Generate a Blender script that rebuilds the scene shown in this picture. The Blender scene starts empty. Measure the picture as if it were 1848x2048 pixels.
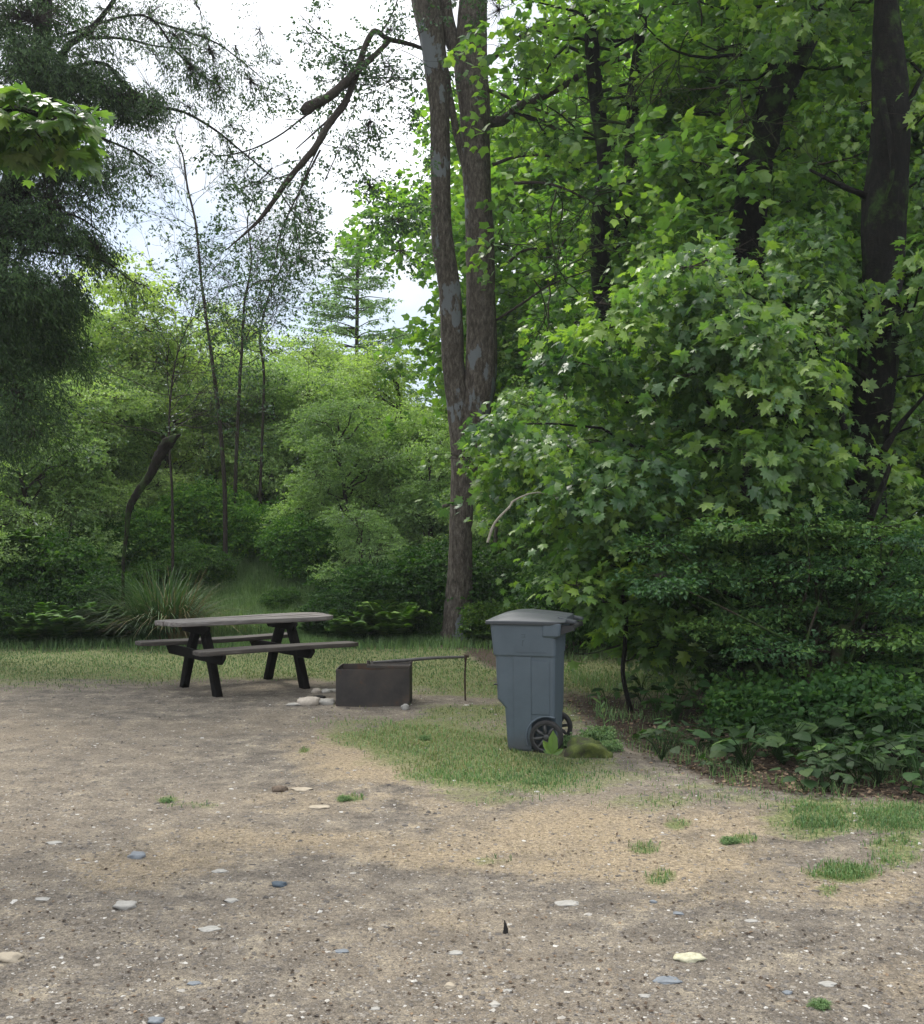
import bpy, bmesh, math, random
import numpy as np
from mathutils import Vector, Matrix
R = math.radians
sc = bpy.context.scene
col = sc.collection
# ------------------------------------------------------------------ camera
CAM_H = 1.6; F = 2196.0; HZ = 1070.0          # eye height, focal length and horizon row (photo pixels)
cd = bpy.data.cameras.new("camera"); cam = bpy.data.objects.new("camera", cd); col.objects.link(cam)
cam.location = (0, 0, CAM_H); cam.rotation_euler = (R(90), 0, 0)
cd.sensor_fit = 'VERTICAL'; cd.sensor_height = 24.0; cd.lens = 24.0 * F / 2048.0
cd.shift_y = (HZ - 1024.0) / 2048.0
cd.clip_start = 0.05; cd.clip_end = 2000
sc.camera = cam
# ------------------------------------------------------------------ world, sun, exposure
SUN_EL, SUN_AZ = R(52), R(-35)               # azimuth from +Y towards +X
w = bpy.data.worlds.new("World"); sc.world = w; w.use_nodes = True
nt = w.node_tree; nt.nodes.clear()
def nd(t, typ, **kw):
    n = t.nodes.new(typ)
    for k, v in kw.items(): setattr(n, k, v)
    return n
out = nd(nt, 'ShaderNodeOutputWorld'); bg = nd(nt, 'ShaderNodeBackground'); bg.inputs[1].default_value = 0.10
sky = nd(nt, 'ShaderNodeTexSky'); sky.sky_type = 'NISHITA'; sky.sun_disc = False
sky.sun_elevation = SUN_EL; sky.sun_rotation = SUN_AZ; sky.air_density = 1.2; sky.dust_density = 2.0
tc = nd(nt, 'ShaderNodeTexCoord'); mp = nd(nt, 'ShaderNodeMapping'); mp.inputs['Scale'].default_value = (1, 1, 1.6)
nz = nd(nt, 'ShaderNodeTexNoise'); nz.inputs['Scale'].default_value = 3.2; nz.inputs['Detail'].default_value = 7; nz.inputs['Roughness'].default_value = .55
rp = nd(nt, 'ShaderNodeValToRGB'); rp.color_ramp.elements[0].position = .42; rp.color_ramp.elements[1].position = .74; e_ = rp.color_ramp.elements.new(.54); e_.color = (4.5, 4.75, 5.1, 1)
rp.color_ramp.elements[0].color = (3.5, 4.1, 5.0, 1); rp.color_ramp.elements[2].color = (12.5, 12.6, 12.9, 1)
mx = nd(nt, 'ShaderNodeMix'); mx.data_type = 'RGBA'; mx.inputs[0].default_value = .88
L = nt.links.new
L(tc.outputs['Generated'], mp.inputs[0]); L(mp.outputs[0], nz.inputs[0]); sz_ = nd(nt, 'ShaderNodeSeparateXYZ'); L(tc.outputs['Generated'], sz_.inputs[0]); mr = nd(nt, 'ShaderNodeMapRange'); mr.inputs[1].default_value = .16; mr.inputs[2].default_value = .46; mr.inputs[3].default_value = -.05; mr.inputs[4].default_value = .16; L(sz_.outputs[2], mr.inputs[0]); ma = nd(nt, 'ShaderNodeMath'); ma.operation = 'ADD'; L(nz.outputs[0], ma.inputs[0]); L(mr.outputs[0], ma.inputs[1]); L(ma.outputs[0], rp.inputs[0])
L(sky.outputs[0], mx.inputs[6]); L(rp.outputs[0], mx.inputs[7]); L(mx.outputs[2], bg.inputs[0]); L(bg.outputs[0], out.inputs[0])
sd = bpy.data.lights.new("sun", 'SUN'); sun = bpy.data.objects.new("sun", sd); col.objects.link(sun)
sd.energy = 1.5; sd.angle = R(14); sd.color = (1.0, .96, .88)
sv = Vector((math.sin(SUN_AZ) * math.cos(SUN_EL), math.cos(SUN_AZ) * math.cos(SUN_EL), math.sin(SUN_EL)))
sun.rotation_euler = sv.to_track_quat('Z', 'Y').to_euler()
vs = sc.view_settings; vs.view_transform = 'Standard'; vs.look = 'None'; vs.exposure = 1.2; vs.gamma = 1.0
cy = sc.cycles; cy.max_bounces = 7; cy.diffuse_bounces = 4; cy.glossy_bounces = 2; cy.transmission_bounces = 4
cy.sample_clamp_indirect = 4.0; cy.use_denoising = True; cy.caustics_reflective = False; cy.caustics_refractive = False

def at(px, py, Y): return np.array([(px - 924.0) / F * Y, Y, CAM_H - (py - HZ) / F * Y])
def gnd(px, py, z=0.0):
    Y = F * (CAM_H - z) / (py - HZ); return np.array([(px - 924.0) / F * Y, Y, z])
# ------------------------------------------------------------------ helpers
UP = np.array([0, 0, 1.0])
def nrm(v): return v / np.maximum(np.linalg.norm(v, axis=-1, keepdims=True), 1e-9)
class MB:
    def __init__(s): s.V = []; s.n = 0; s.F = []; s.M = []; s.T = []; s.S = []
    def add(s, V, Fc, mat=0, tint=.5, smooth=True):
        V = np.asarray(V, dtype=np.float64).reshape(-1, 3); Fc = np.asarray(Fc, dtype=np.int64)
        if len(Fc) == 0: return s
        s.V.append(V); s.F.append(Fc + s.n); s.n += len(V); m = len(Fc)
        s.M.append(np.full(m, mat)); s.S.append(np.full(m, smooth))
        s.T.append(np.broadcast_to(np.asarray(tint, dtype=np.float64), (m,)))
        return s
    def build(s, name, mats, parent=None):
        me = bpy.data.meshes.new(name); V = np.concatenate(s.V)
        me.vertices.add(len(V)); me.vertices.foreach_set('co', V.astype(np.float32).ravel())
        sizes = np.concatenate([np.full(len(f), f.shape[1]) for f in s.F]); loops = np.concatenate([f.ravel() for f in s.F])
        me.loops.add(len(loops)); me.loops.foreach_set('vertex_index', loops.astype(np.int32))
        me.polygons.add(len(sizes)); st = np.concatenate([[0], np.cumsum(sizes)[:-1]])
        me.polygons.foreach_set('loop_start', st.astype(np.int32))
        me.polygons.foreach_set('material_index', np.concatenate(s.M).astype(np.int32))
        me.polygons.foreach_set('use_smooth', np.concatenate(s.S).astype(bool))
        a = me.attributes.new('tint', 'FLOAT', 'FACE'); a.data.foreach_set('value', np.concatenate(s.T).astype(np.float32))
        me.update(calc_edges=True); me.validate()
        for m in (mats if isinstance(mats, (list, tuple)) else [mats]): me.materials.append(m)
        o = bpy.data.objects.new(name, me); col.objects.link(o)
        if parent is not None: o.parent = parent
        return o
def tag(o, label=None, cat=None, group=None, kind=None):
    if label: o['label'] = label
    if cat: o['category'] = cat
    if group: o['group'] = group
    if kind: o['kind'] = kind
    return o
def empty(name, loc, rz=0.0):
    o = bpy.data.objects.new(name, None); col.objects.link(o); o.location = tuple(loc); o.rotation_euler = (0, 0, rz); o.empty_display_size = .2
    return o
def copy_tree(o, parent=None):
    c = o.copy(); col.objects.link(c); c.parent = parent
    for ch in list(o.children): copy_tree(ch, c)
    return c
def setcol(o, c):
    o.color = (c[0], c[1], c[2], 1)
    for ch in o.children: setcol(ch, c)
def frames(P):
    P = np.asarray(P, float); T = np.gradient(P, axis=0); T = nrm(T); ref = np.array([1.0, 0, 0]) if abs(T[0][0]) < .8 else np.array([0, 1.0, 0])
    A = []
    for t in T:
        a = ref - t * ref.dot(t); a = a / np.linalg.norm(a); A.append(a); ref = a
    A = np.array(A); return A, np.cross(T, A)
def tube(P, r, sides=8, rng=None, jit=0.0, cap=True):
    P = np.asarray(P, float); n = len(P); r = np.broadcast_to(np.asarray(r, float), (n,)); A, B = frames(P)
    th = np.arange(sides) / sides * 2 * math.pi
    rr = r[:, None] * (1 + (rng.normal(0, jit, (n, sides)) if rng is not None and jit else 0))
    V = P[:, None] + rr[..., None] * (np.cos(th)[None, :, None] * A[:, None] + np.sin(th)[None, :, None] * B[:, None])
    i = np.arange(n - 1)[:, None] * sides; j = np.arange(sides)[None]; k = (j + 1) % sides
    Fc = np.stack([i + j, i + k, i + sides + k, i + sides + j], -1).reshape(-1, 4)
    V = V.reshape(-1, 3)
    return V, Fc
def tube_add(mb, P, r, sides=8, rng=None, jit=0.0, mat=0, tint=.5, cap=True):
    V, Fc = tube(P, r, sides, rng, jit); mb.add(V, Fc, mat, tint)
    if cap:
        n = len(P)
        for row in (0, n - 1):
            ring = V[row * sides:(row + 1) * sides]; idx = np.arange(sides)
            f = np.stack([np.full(sides, sides), idx, (idx + 1) % sides], -1) if row else np.stack([np.full(sides, sides), (idx + 1) % sides, idx], -1)
            mb.add(np.vstack([ring, [ring.mean(0)]]), f, mat, tint)
def resample(P, n):
    """smooth (Catmull-Rom) resampling of a polyline"""
    P = np.asarray(P, float); m = len(P)
    if m == 2: t = np.linspace(0, 1, n)[:, None]; return P[0] * (1 - t) + P[1] * t
    Q = np.vstack([2 * P[0] - P[1], P, 2 * P[-1] - P[-2]]); u = np.linspace(0, m - 1 - 1e-6, n); i = u.astype(int); f = (u - i)[:, None]
    a, b, c, d = Q[i], Q[i + 1], Q[i + 2], Q[i + 3]
    return .5 * (2 * b + (c - a) * f + (2 * a - 5 * b + 4 * c - d) * f ** 2 + (3 * b - a - 3 * c + d) * f ** 3)
def segs(A, B, ra, rb, sides=3):
    """many straight prisms at once"""
    A = np.asarray(A, float); B = np.asarray(B, float); n = len(A); T = nrm(B - A)
    ref = np.where(np.abs(T[:, 2:3]) < .9, np.array([[0, 0, 1.0]]), np.array([[1.0, 0, 0]])); X = nrm(np.cross(T, ref)); Yv = np.cross(T, X)
    th = np.arange(sides) / sides * 2 * math.pi; c = np.cos(th)[None, :, None]; s_ = np.sin(th)[None, :, None]
    ring = c * X[:, None] + s_ * Yv[:, None]
    ra = np.broadcast_to(ra, (n,))[:, None, None]; rb = np.broadcast_to(rb, (n,))[:, None, None]
    V = np.concatenate([A[:, None] + ra * ring, B[:, None] + rb * ring], 1).reshape(-1, 3)
    j = np.arange(sides); k = (j + 1) % sides; f = np.stack([j, k, k + sides, j + sides], -1)
    return V, (f[None] + (np.arange(n) * 2 * sides)[:, None, None]).reshape(-1, 4)
# leaf templates: x across, y along from the stalk, z up
def fan(pts, c, droop=0.0):
    pts = [(x, y, -droop * (x * x + (y - c[1]) ** 2)) for x, y in pts]; n = len(pts); V = np.array(pts + [(c[0], c[1], .02)])
    return V, np.array([[i, (i + 1) % n, n] for i in range(n)])
_h = [(.10, -.03), (.40, -.06), (.27, .17), (.56, .36), (.36, .44), (.48, .70), (.20, .60), (.13, .78)]
MAPLE = fan([(0, 0)] + _h + [(0, 1.0)] + [(-x, y) for x, y in reversed(_h)], (0, .33), .30)
_h2 = [(.22, .02), (.38, .24), (.5, .5), (.27, .58)]
VINE = fan([(0, .04)] + _h2 + [(0, 1.0)] + [(-x, y) for x, y in reversed(_h2)], (0, .35), .25)
OVAL = (np.array([(0, 0, 0), (.30, .3, .07), (.24, .72, .02), (0, 1, -.12), (-.24, .72, .02), (-.30, .3, .07)]), np.array([[0, 1, 2, 3], [0, 3, 4, 5]]))
RHOM = (np.array([(0, 0, 0), (.30, .5, .06), (0, 1, -.05), (-.30, .5, .06)]), np.array([[0, 1, 2], [0, 2, 3]]))
NEED = (np.array([(0, 0, 0), (.13, .5, .02), (0, 1, 0), (-.13, .5, -.02)]), np.array([[0, 1, 2, 3]]))
HEART = fan([(0, 0), (.3, -.08), (.47, .15), (.42, .45), (.22, .78), (0, 1.02), (-.22, .78), (-.42, .45), (-.47, .15), (-.3, -.08)], (0, .35), .22)
def put_leaves(mb, rng, tpl, P, A, N, size, mat=0, tint=None):
    V0, F0 = tpl; A = nrm(A); N = nrm(N - A * np.sum(N * A, -1, keepdims=True)); X = np.cross(A, N)
    s = np.broadcast_to(size, (len(P),))[:, None, None]
    V = P[:, None] + s * (V0[None, :, 0:1] * X[:, None] + V0[None, :, 1:2] * A[:, None] + V0[None, :, 2:3] * N[:, None])
    k = len(V0); Fc = (F0[None] + (np.arange(len(P)) * k)[:, None, None]).reshape(-1, F0.shape[1])
    t = rng.random(len(P)) if tint is None else tint
    mb.add(V.reshape(-1, 3), Fc, mat, np.repeat(np.clip(t, 0, 1), len(F0)), smooth=False)
# openings in the crowns through which trunks further in are seen
GAPS = [(500, 560, 922, 1290, 12.6), (880, 960, 955, 1290, 12.6), (1715, 40, 1822, 405, 11.3), (1712, 440, 1800, 560, 11.3), (1700, 690, 1790, 870, 11.3), (1690, 930, 1765, 1000, 11.3), (1468, 385, 1535, 560, 13.5), (1505, 150, 1600, 320, 13.5), (1590, 60, 1640, 130, 13.5),
        (1168, 70, 1225, 340, 15.5), (1180, 420, 1225, 620, 15.5), (1478, 890, 1512, 1010, 13.4), (1425, 40, 1462, 260, 17.2), (1235, 60, 1280, 330, 15.5), (1000, 180, 1190, 260, 16.4), (975, 0, 1000, 700, 17), (990, 330, 1165, 650, 17.8)]
def sprays(mb, rng, C, D, Ln, k, size, tpl, droop=.25, width=.45, nj=.45, mat=0, twig=None, down=.25, tbias=0.0):
    """leafy twigs: k leaves along each twig of length Ln starting at C in direction D, leaf faces turned up"""
    n = len(C); D = nrm(D); Ln = np.broadcast_to(Ln, (n,))
    lat = np.cross(D, UP); lat = nrm(lat + 1e-6)
    t = rng.random((n, k)) ** .8; sd_ = np.where(rng.random((n, k)) < .5, -1.0, 1.0)
    Lk = Ln[:, None, None]
    off = rng.random((n, k)) * width * (1.1 - t * .7) * sd_
    P = C[:, None] + D[:, None] * t[..., None] * Lk + lat[:, None] * off[..., None] * Lk - UP * (droop * (t ** 2 + off ** 2))[..., None] * Lk + rng.normal(0, .05, (n, k, 3)) * Lk
    A = .6 * D[:, None] + .9 * sd_[..., None] * lat[:, None] * rng.random((n, k, 1)) - UP * down + rng.normal(0, .35, (n, k, 3))
    N = UP + rng.normal(0, nj, (n, k, 3))
    st = rng.normal(.5 + tbias, .16, (n, 1)); tint = (st + rng.normal(0, .17, (n, k))).ravel()
    P, A, N = P.reshape(-1, 3), A.reshape(-1, 3), N.reshape(-1, 3); sz = size * rng.uniform(.55, 1.2, n * k)
    if GAPS and abs(P[0, 1]) > 3:
        qx = 924 + F * P[:, 0] / P[:, 1]; qy = HZ - F * (P[:, 2] - CAM_H) / P[:, 1]; kp = np.ones(len(P), bool); rr = rng.random(len(P))
        for (a0, b0, a1, b1, Yt) in GAPS: kp &= ~((qx > a0) & (qx < a1) & (qy > b0) & (qy < b1) & (P[:, 1] < Yt) & (rr > .12))
        P, A, N, sz, tint = P[kp], A[kp], N[kp], sz[kp], tint[kp]
    put_leaves(mb, rng, tpl, P, A, N, sz, mat, tint)
    if twig is not None:
        E = C + D * Ln[:, None] * .55 - UP * (droop * .3 * Ln)[:, None]; E2 = C + D * Ln[:, None] - UP * (droop * Ln)[:, None]
        mb.add(*segs(C, E, twig[1], twig[1] * .7), mat=twig[0]); mb.add(*segs(E, E2, twig[1] * .7, twig[1] * .3), mat=twig[0])
def holes(P, seed, sc_=1.0):
    s = seed * 1.7; x, y, z = (P * sc_).T
    return (np.sin(2.1 * x + s + 1.3 * np.sin(1.7 * z + s)) + np.sin(2.7 * y + 2 * s + 1.1 * np.sin(2.3 * x)) + np.sin(3.1 * z - s + 1.2 * np.sin(1.9 * y + s))) / 3
def clump(mb, rng, c, r, n, k, size, tpl, Ln, seed=0, thr=-.35, hub=None, hs=1.3, wood=None, **kw):
    """an ellipsoidal mass of sprays round c, thinned by a 3-D pattern so that gaps open in it"""
    c = np.asarray(c, float); r = np.broadcast_to(np.asarray(r, float), (3,))
    u = nrm(rng.normal(size=(n * 2, 3))) * (rng.random((n * 2, 1)) ** (1 / 2.2)); P = c + u * r
    P = P[holes(P, seed, hs) > thr][:n]; hub = c if hub is None else np.asarray(hub, float)
    P = P[P[:, 2] > (.12 if c[1] > 3 else .02)]
    if not len(P): return
    D = nrm(P - hub) * .8 + rng.normal(0, .45, P.shape); D[:, 2] *= .45; D = nrm(D)
    sprays(mb, rng, P, D, Ln * rng.uniform(.6, 1.3, len(P)), k, size, tpl, **kw)
    if wood is not None:
        m = rng.random(len(P)) < wood[2]; Q = P[m]
        if len(Q):
            mid = (Q + c) / 2 + rng.normal(0, .08, Q.shape) * r - UP * .06 * r[2]
            mb.add(*segs(Q, mid, wood[1] * .35, wood[1] * .7), mat=wood[0]); mb.add(*segs(mid, np.broadcast_to(c, Q.shape), wood[1] * .7, wood[1]), mat=wood[0])
def grow(rng, base, d, ln, r, depth, segl, out, spread=.7, grav=0.0, nb=3, shrink=.6, tips=None, kink=.22):
    """recursive twiggy branch; out collects (a, b, ra, rb)"""
    n = max(2, int(ln / segl)); p = np.array(base, float); d = nrm(np.array(d, float)); pts = [p]
    for i in range(n):
        d = nrm(d + rng.normal(0, kink, 3) + UP * grav); q = p + d * ln / n
        out.append((p, q, r * (1 - .75 * i / n), r * (1 - .75 * (i + 1) / n))); p = q; pts.append(q)
        if depth > 0 and i > 0:
            for _ in range(nb):
                if rng.random() < .55:
                    dd = nrm(d + rng.normal(0, spread, 3)); grow(rng, q, dd, ln * shrink * rng.uniform(.5, 1) * (1 - .4 * i / n), r * .45, depth - 1, segl, out, spread, grav, nb, shrink, tips, kink)
        elif depth == 0 and tips is not None: tips.append((q, d))
    return pts
def add_segs(mb, out, mat=0, sides=3, rmin=.002):
    A = np.array([o[0] for o in out]); B = np.array([o[1] for o in out]); ra = np.maximum([o[2] for o in out], rmin); rb = np.maximum([o[3] for o in out], rmin)
    mb.add(*segs(A, B, ra, rb, sides), mat=mat)
# ------------------------------------------------------------------ materials
def mat(name):
    m = bpy.data.materials.new(name); m.use_nodes = True; t = m.node_tree; t.nodes.clear()
    o = nd(t, 'ShaderNodeOutputMaterial'); p = nd(t, 'ShaderNodeBsdfPrincipled'); t.links.new(p.outputs[0], o.inputs[0]); return m, t, p, o
def noise(t, scale, detail=4, rough=.6, vec=None, coord='Object', stretch=None):
    n = nd(t, 'ShaderNodeTexNoise'); n.inputs['Scale'].default_value = scale; n.inputs['Detail'].default_value = detail; n.inputs['Roughness'].default_value = rough
    c = nd(t, 'ShaderNodeTexCoord')
    if stretch:
        q = nd(t, 'ShaderNodeMapping'); q.inputs['Scale'].default_value = stretch; t.links.new(c.outputs[coord], q.inputs[0]); t.links.new(q.outputs[0], n.inputs[0])
    else: t.links.new(c.outputs[coord], n.inputs[0])
    return n
def ramp(t, src, stops):
    r = nd(t, 'ShaderNodeValToRGB'); e = r.color_ramp.elements
    while len(e) < len(stops): e.new(.5)
    for i, (p, c) in enumerate(stops): e[i].position = p; e[i].color = tuple(c) + (1,)
    t.links.new(src, r.inputs[0]); return r
def mixc(t, f, a, b, mode='MIX'):
    m = nd(t, 'ShaderNodeMix'); m.data_type = 'RGBA'; m.blend_type = mode
    for s, v in ((0, f), (6, a), (7, b)):
        if isinstance(v, (int, float)): m.inputs[s].default_value = v
        elif isinstance(v, tuple): m.inputs[s].default_value = v + (1,)
        else: t.links.new(v, m.inputs[s])
    return m.outputs[2]
def bump(t, src, p, st=.3, dist=.01):
    b = nd(t, 'ShaderNodeBump'); b.inputs['Strength'].default_value = st; b.inputs['Distance'].default_value = dist; t.links.new(src, b.inputs['Height']); t.links.new(b.outputs[0], p.inputs['Normal'])
def leafmat(name, a, b, c, rough=.45, trans=.38, spec=.5, tcol=(1.15, 1.35, .45)):
    m, t, p, o = mat(name); at_ = nd(t, 'ShaderNodeAttribute'); at_.attribute_name = 'tint'
    r = ramp(t, at_.outputs['Fac'], [(.08, a), (.5, b), (.95, c)]); oi = nd(t, 'ShaderNodeObjectInfo')
    cc = mixc(t, 1.0, r.outputs[0], oi.outputs['Color'], 'MULTIPLY'); t.links.new(cc, p.inputs['Base Color'])
    p.inputs['Roughness'].default_value = rough; p.inputs['Specular IOR Level'].default_value = spec
    tr = nd(t, 'ShaderNodeBsdfTranslucent'); tcc = mixc(t, 1.0, cc, tcol, 'MULTIPLY'); t.links.new(tcc, tr.inputs[0])
    ms = nd(t, 'ShaderNodeMixShader'); ms.inputs[0].default_value = trans
    t.links.new(p.outputs[0], ms.inputs[1]); t.links.new(tr.outputs[0], ms.inputs[2]); t.links.new(ms.outputs[0], o.inputs[0]); return m
M = {}
M['maple'] = leafmat('maple_leaf', (.060, .125, .055), (.130, .230, .080), (.250, .360, .085), trans=.48, rough=.38)
M['thicket'] = leafmat('thicket_leaf', (.110, .155, .080), (.205, .265, .120), (.330, .400, .165), trans=.42, rough=.5)
M['lush'] = leafmat('undergrowth_leaf', (.026, .066, .022), (.055, .115, .034), (.125, .195, .048), trans=.32, rough=.65, spec=.3)
M['fine'] = leafmat('fine_shrub_leaf', (.038, .100, .040), (.070, .165, .052), (.170, .290, .065), trans=.35, rough=.55)
M['ever'] = leafmat('evergreen_leaf', (.022, .048, .018), (.044, .090, .030), (.095, .165, .045), trans=.18, rough=.6, spec=.3)
M['alder'] = leafmat('alder_leaf', (.035, .075, .040), (.055, .115, .050), (.090, .170, .055), trans=.25, rough=.55)
M['grass'] = leafmat('grass_blade', (.075, .115, .038), (.190, .215, .080), (.380, .330, .170), trans=.3, rough=.6, spec=.3, tcol=(1, 1.05, .7))
M['green'] = leafmat('green_blade', (.070, .140, .055), (.145, .250, .090), (.270, .370, .160), trans=.3, rough=.6, spec=.3, tcol=(1, 1.1, .6))
M['straw'] = leafmat('dry_blade', (.16, .13, .06), (.26, .22, .11), (.36, .32, .18), trans=.2, rough=.7, spec=.2, tcol=(1, 1, .8))
def barkmat(name, dark, mid, pale, moss=0.0, lichen=.66, scale=1.0):
    m, t, p, o = mat(name)
    n1 = noise(t, 24 * scale, 10, .78, stretch=(1, 1, .34)); n2 = noise(t, 1.5, 9, .62, stretch=(1, 1, .45)); n3 = noise(t, 60, 4, .7)
    c = ramp(t, n1.outputs[0], [(.34, dark), (.50, mid), (.68, pale)]).outputs[0]
    lk = ramp(t, n2.outputs[0], [(lichen, (0, 0, 0)), (lichen + .012, (1, 1, 1))]).outputs[0]
    c = mixc(t, lk, c, (.19, .205, .215))
    if moss:
        n4 = noise(t, 2.6, 5, .7); mk = ramp(t, n4.outputs[0], [(.62 - moss * .3, (0, 0, 0)), (.74 - moss * .3, (1, 1, 1))]).outputs[0]
        c = mixc(t, mk, c, (.045, .085, .02))
    t.links.new(c, p.inputs['Base Color']); p.inputs['Roughness'].default_value = .9; p.inputs['Specular IOR Level'].default_value = .2
    mxn = mixc(t, .4, n1.outputs[0], n3.outputs[0]); bump(t, mxn, p, 1.0, .05); return m
M['bark'] = barkmat('alder_bark', (.026, .021, .017), (.100, .084, .068), (.235, .208, .175), lichen=.575)
M['darkbark'] = barkmat('dark_bark', (.004, .004, .0035), (.011, .010, .008), (.028, .025, .020), moss=.30, lichen=.95)
M['mossbark'] = barkmat('mossy_bark', (.018, .014, .010), (.045, .036, .024), (.085, .075, .045), moss=.65, lichen=.95)
M['twig'] = barkmat('twig_bark', (.030, .024, .020), (.060, .048, .040), (.10, .085, .07), lichen=.95, scale=3)
M['palewood'] = barkmat('bleached_wood', (.22, .2, .15), (.38, .35, .28), (.5, .47, .4), lichen=.95)
def simple(name, c, rough=.6, spec=.5, metal=0, var=.2, nscale=12, bst=.15, bd=.003):
    m, t, p, o = mat(name); n = noise(t, nscale, 6, .65)
    r = ramp(t, n.outputs[0], [(.25, tuple(x * (1 - var) for x in c)), (.75, tuple(min(1, x * (1 + var)) for x in c))])
    t.links.new(r.outputs[0], p.inputs['Base Color']); p.inputs['Roughness'].default_value = rough; p.inputs['Specular IOR Level'].default_value = spec; p.inputs['Metallic'].default_value = metal
    bump(t, n.outputs[0], p, bst, bd); return m
# ------------------------------------------------------------------ ground
def vnoise(x, y, seed, f):
    g = np.random.default_rng(seed).random((256, 256)); x = x * f; y = y * f; xi = np.floor(x).astype(int); yi = np.floor(y).astype(int); u = x - xi; v = y - yi
    u = u * u * (3 - 2 * u); v = v * v * (3 - 2 * v); a = lambda i, j: g[(xi + i) % 256, (yi + j) % 256]
    return (a(0, 0) * (1 - u) + a(1, 0) * u) * (1 - v) + (a(0, 1) * (1 - u) + a(1, 1) * u) * v
def fbm(x, y, seed, f, o=4):
    s = 0; am = .5
    for i in range(o): s = s + am * vnoise(x + 31.7 * i, y + 17.3 * i, seed + i, f * 2 ** i); am *= .5
    return s / (1 - .5 ** o)
def sstep(a, b, x): t = np.clip((x - a) / (b - a), 0, 1); return t * t * (3 - 2 * t)
def height(x, y):
    x = np.asarray(x, float); y = np.asarray(y, float)
    far = sstep(16.8, 24, y) * (1.55 * sstep(3.0, -3.0, x) + .25)
    mound = .16 * sstep(2.2, 3.6, x + .25 * (y - 9)) * sstep(6.5, 9, y)
    return far + mound + .03 * (fbm(x, y, 3, .6) - .5) + .012 * (fbm(x, y, 9, 3.5) - .5)
ELL_GRASS = [(880, 1480, 190, 62, .95), (1010, 1540, 210, 50, .95), (1160, 1560, 190, 35, .55), (960, 1590, 130, 25, .6), (750, 1450, 120, 30, .5), (1620, 1640, 140, 46, 1.0), (1800, 1640, 150, 44, 1.0), (1790, 1700, 60, 42, .85),
             (1690, 1748, 75, 20, .95), (1655, 1785, 26, 12, .7), (1355, 1650, 32, 12, .9), (1490, 1680, 36, 13, .8), (1290, 1697, 30, 12, .8), (1320, 1755, 28, 15, .7), (1450, 1590, 230, 40, .45),
             (700, 1594, 34, 9, .8), (335, 1596, 22, 7, .9), (380, 1608, 55, 8, .45), (608, 1502, 12, 5, 1.0), (985, 1722, 36, 8, .5), (790, 1498, 30, 6, .6), (1340, 1600, 150, 30, .5)]
ELL_STRAW = [(760, 1520, 190, 60, 1.0), (640, 1600, 160, 50, .55), (600, 1680, 260, 38, .8), (330, 1730, 170, 35, .75), (260, 1765, 110, 25, .6), (1100, 1660, 330, 55, .95), (950, 1700, 280, 40, .8), (1300, 1720, 260, 60, .9), (1450, 1650, 260, 60, .8),
             (1500, 1770, 230, 45, .55), (1720, 1780, 180, 45, .7), (900, 1600, 200, 50, .6), (1800, 1950, 90, 60, .55), (1430, 1870, 60, 25, .5), (980, 1950, 70, 20, .4), (900, 1840, 90, 25, .45), (1300, 1810, 130, 14, .5)]
def ells(L_, x, y, soft=.5):
    px = 924 + F * x / y; py = HZ + F * CAM_H / y; wob = .55 * (fbm(x, y, 21, 1.3, 5) - .5)
    s = np.zeros_like(px)
    for (cx, cy, rx, ry, a) in L_:
        d = np.sqrt(((px - cx) / rx) ** 2 + ((py - cy) / ry) ** 2) + wob * 2.2
        s = np.maximum(s, a * sstep(1 + soft, 1 - soft, d))
    return s
def masks(x, y):
    yy = np.maximum(y, .8)
    wob = (fbm(x, y, 5, .8) - .5) * 2.2
    edge = 11.6 - 1.3 * sstep(-1.9, -.9, x) - 1.4 * sstep(-.6, .3, x)      # where the lawn begins
    lawn = sstep(edge - .9, edge + 1.3, y + wob * .6)
    bare = np.exp(-(((x + 2.1) / 1.25) ** 2 + ((y - 11.35) / .75) ** 2)) * 1.5 + np.exp(-(((x + .55) / .95) ** 2 + ((y - 10.55) / .33) ** 2)) * 1.6
    lawn = lawn * (1 - np.clip(bare + wob * .3, 0, 1))
    g = np.maximum(lawn, ells(ELL_GRASS, x, yy))
    st = ells(ELL_STRAW, x, yy, .6)
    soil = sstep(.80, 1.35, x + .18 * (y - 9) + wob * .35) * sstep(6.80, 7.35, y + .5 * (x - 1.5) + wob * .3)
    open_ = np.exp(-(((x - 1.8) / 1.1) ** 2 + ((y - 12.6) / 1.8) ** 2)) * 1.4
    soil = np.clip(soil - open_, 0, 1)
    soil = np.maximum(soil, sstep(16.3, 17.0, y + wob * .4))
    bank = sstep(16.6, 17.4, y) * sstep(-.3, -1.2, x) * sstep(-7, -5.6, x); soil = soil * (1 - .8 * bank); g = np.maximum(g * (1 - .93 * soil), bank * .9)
    return np.clip(g, 0, 1), np.clip(st, 0, 1), soil
def axis(lo, a, b, hi, fine, grow_=1.28):
    m = list(np.arange(a, b, fine)); s = fine; u = b
    while u < hi: m.append(u); s *= grow_; u += s
    m.append(hi); s = fine; u = a - fine; n = []
    while u > lo: n.append(u); s *= grow_; u -= s
    n.append(lo); return np.array(n[::-1] + m)
gx = axis(-600, -7, 7, 600, .055); gy = axis(-100, 2.6, 19, 900, .055)
X, Yg = np.meshgrid(gx, gy); nx, ny = len(gx), len(gy); xf, yf = X.ravel(), Yg.ravel()
g_, st_, so_ = masks(xf, yf)
Z = height(xf, yf)
gm = MB(); i = np.arange(ny - 1)[:, None] * nx; j = np.arange(nx - 1)[None]
gm.add(np.stack([xf, yf, Z], -1), np.stack([i + j, i + j + 1, i + nx + j + 1, i + nx + j], -1).reshape(-1, 4))
m, t, p, o = mat('dirt_and_lawn')
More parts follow.
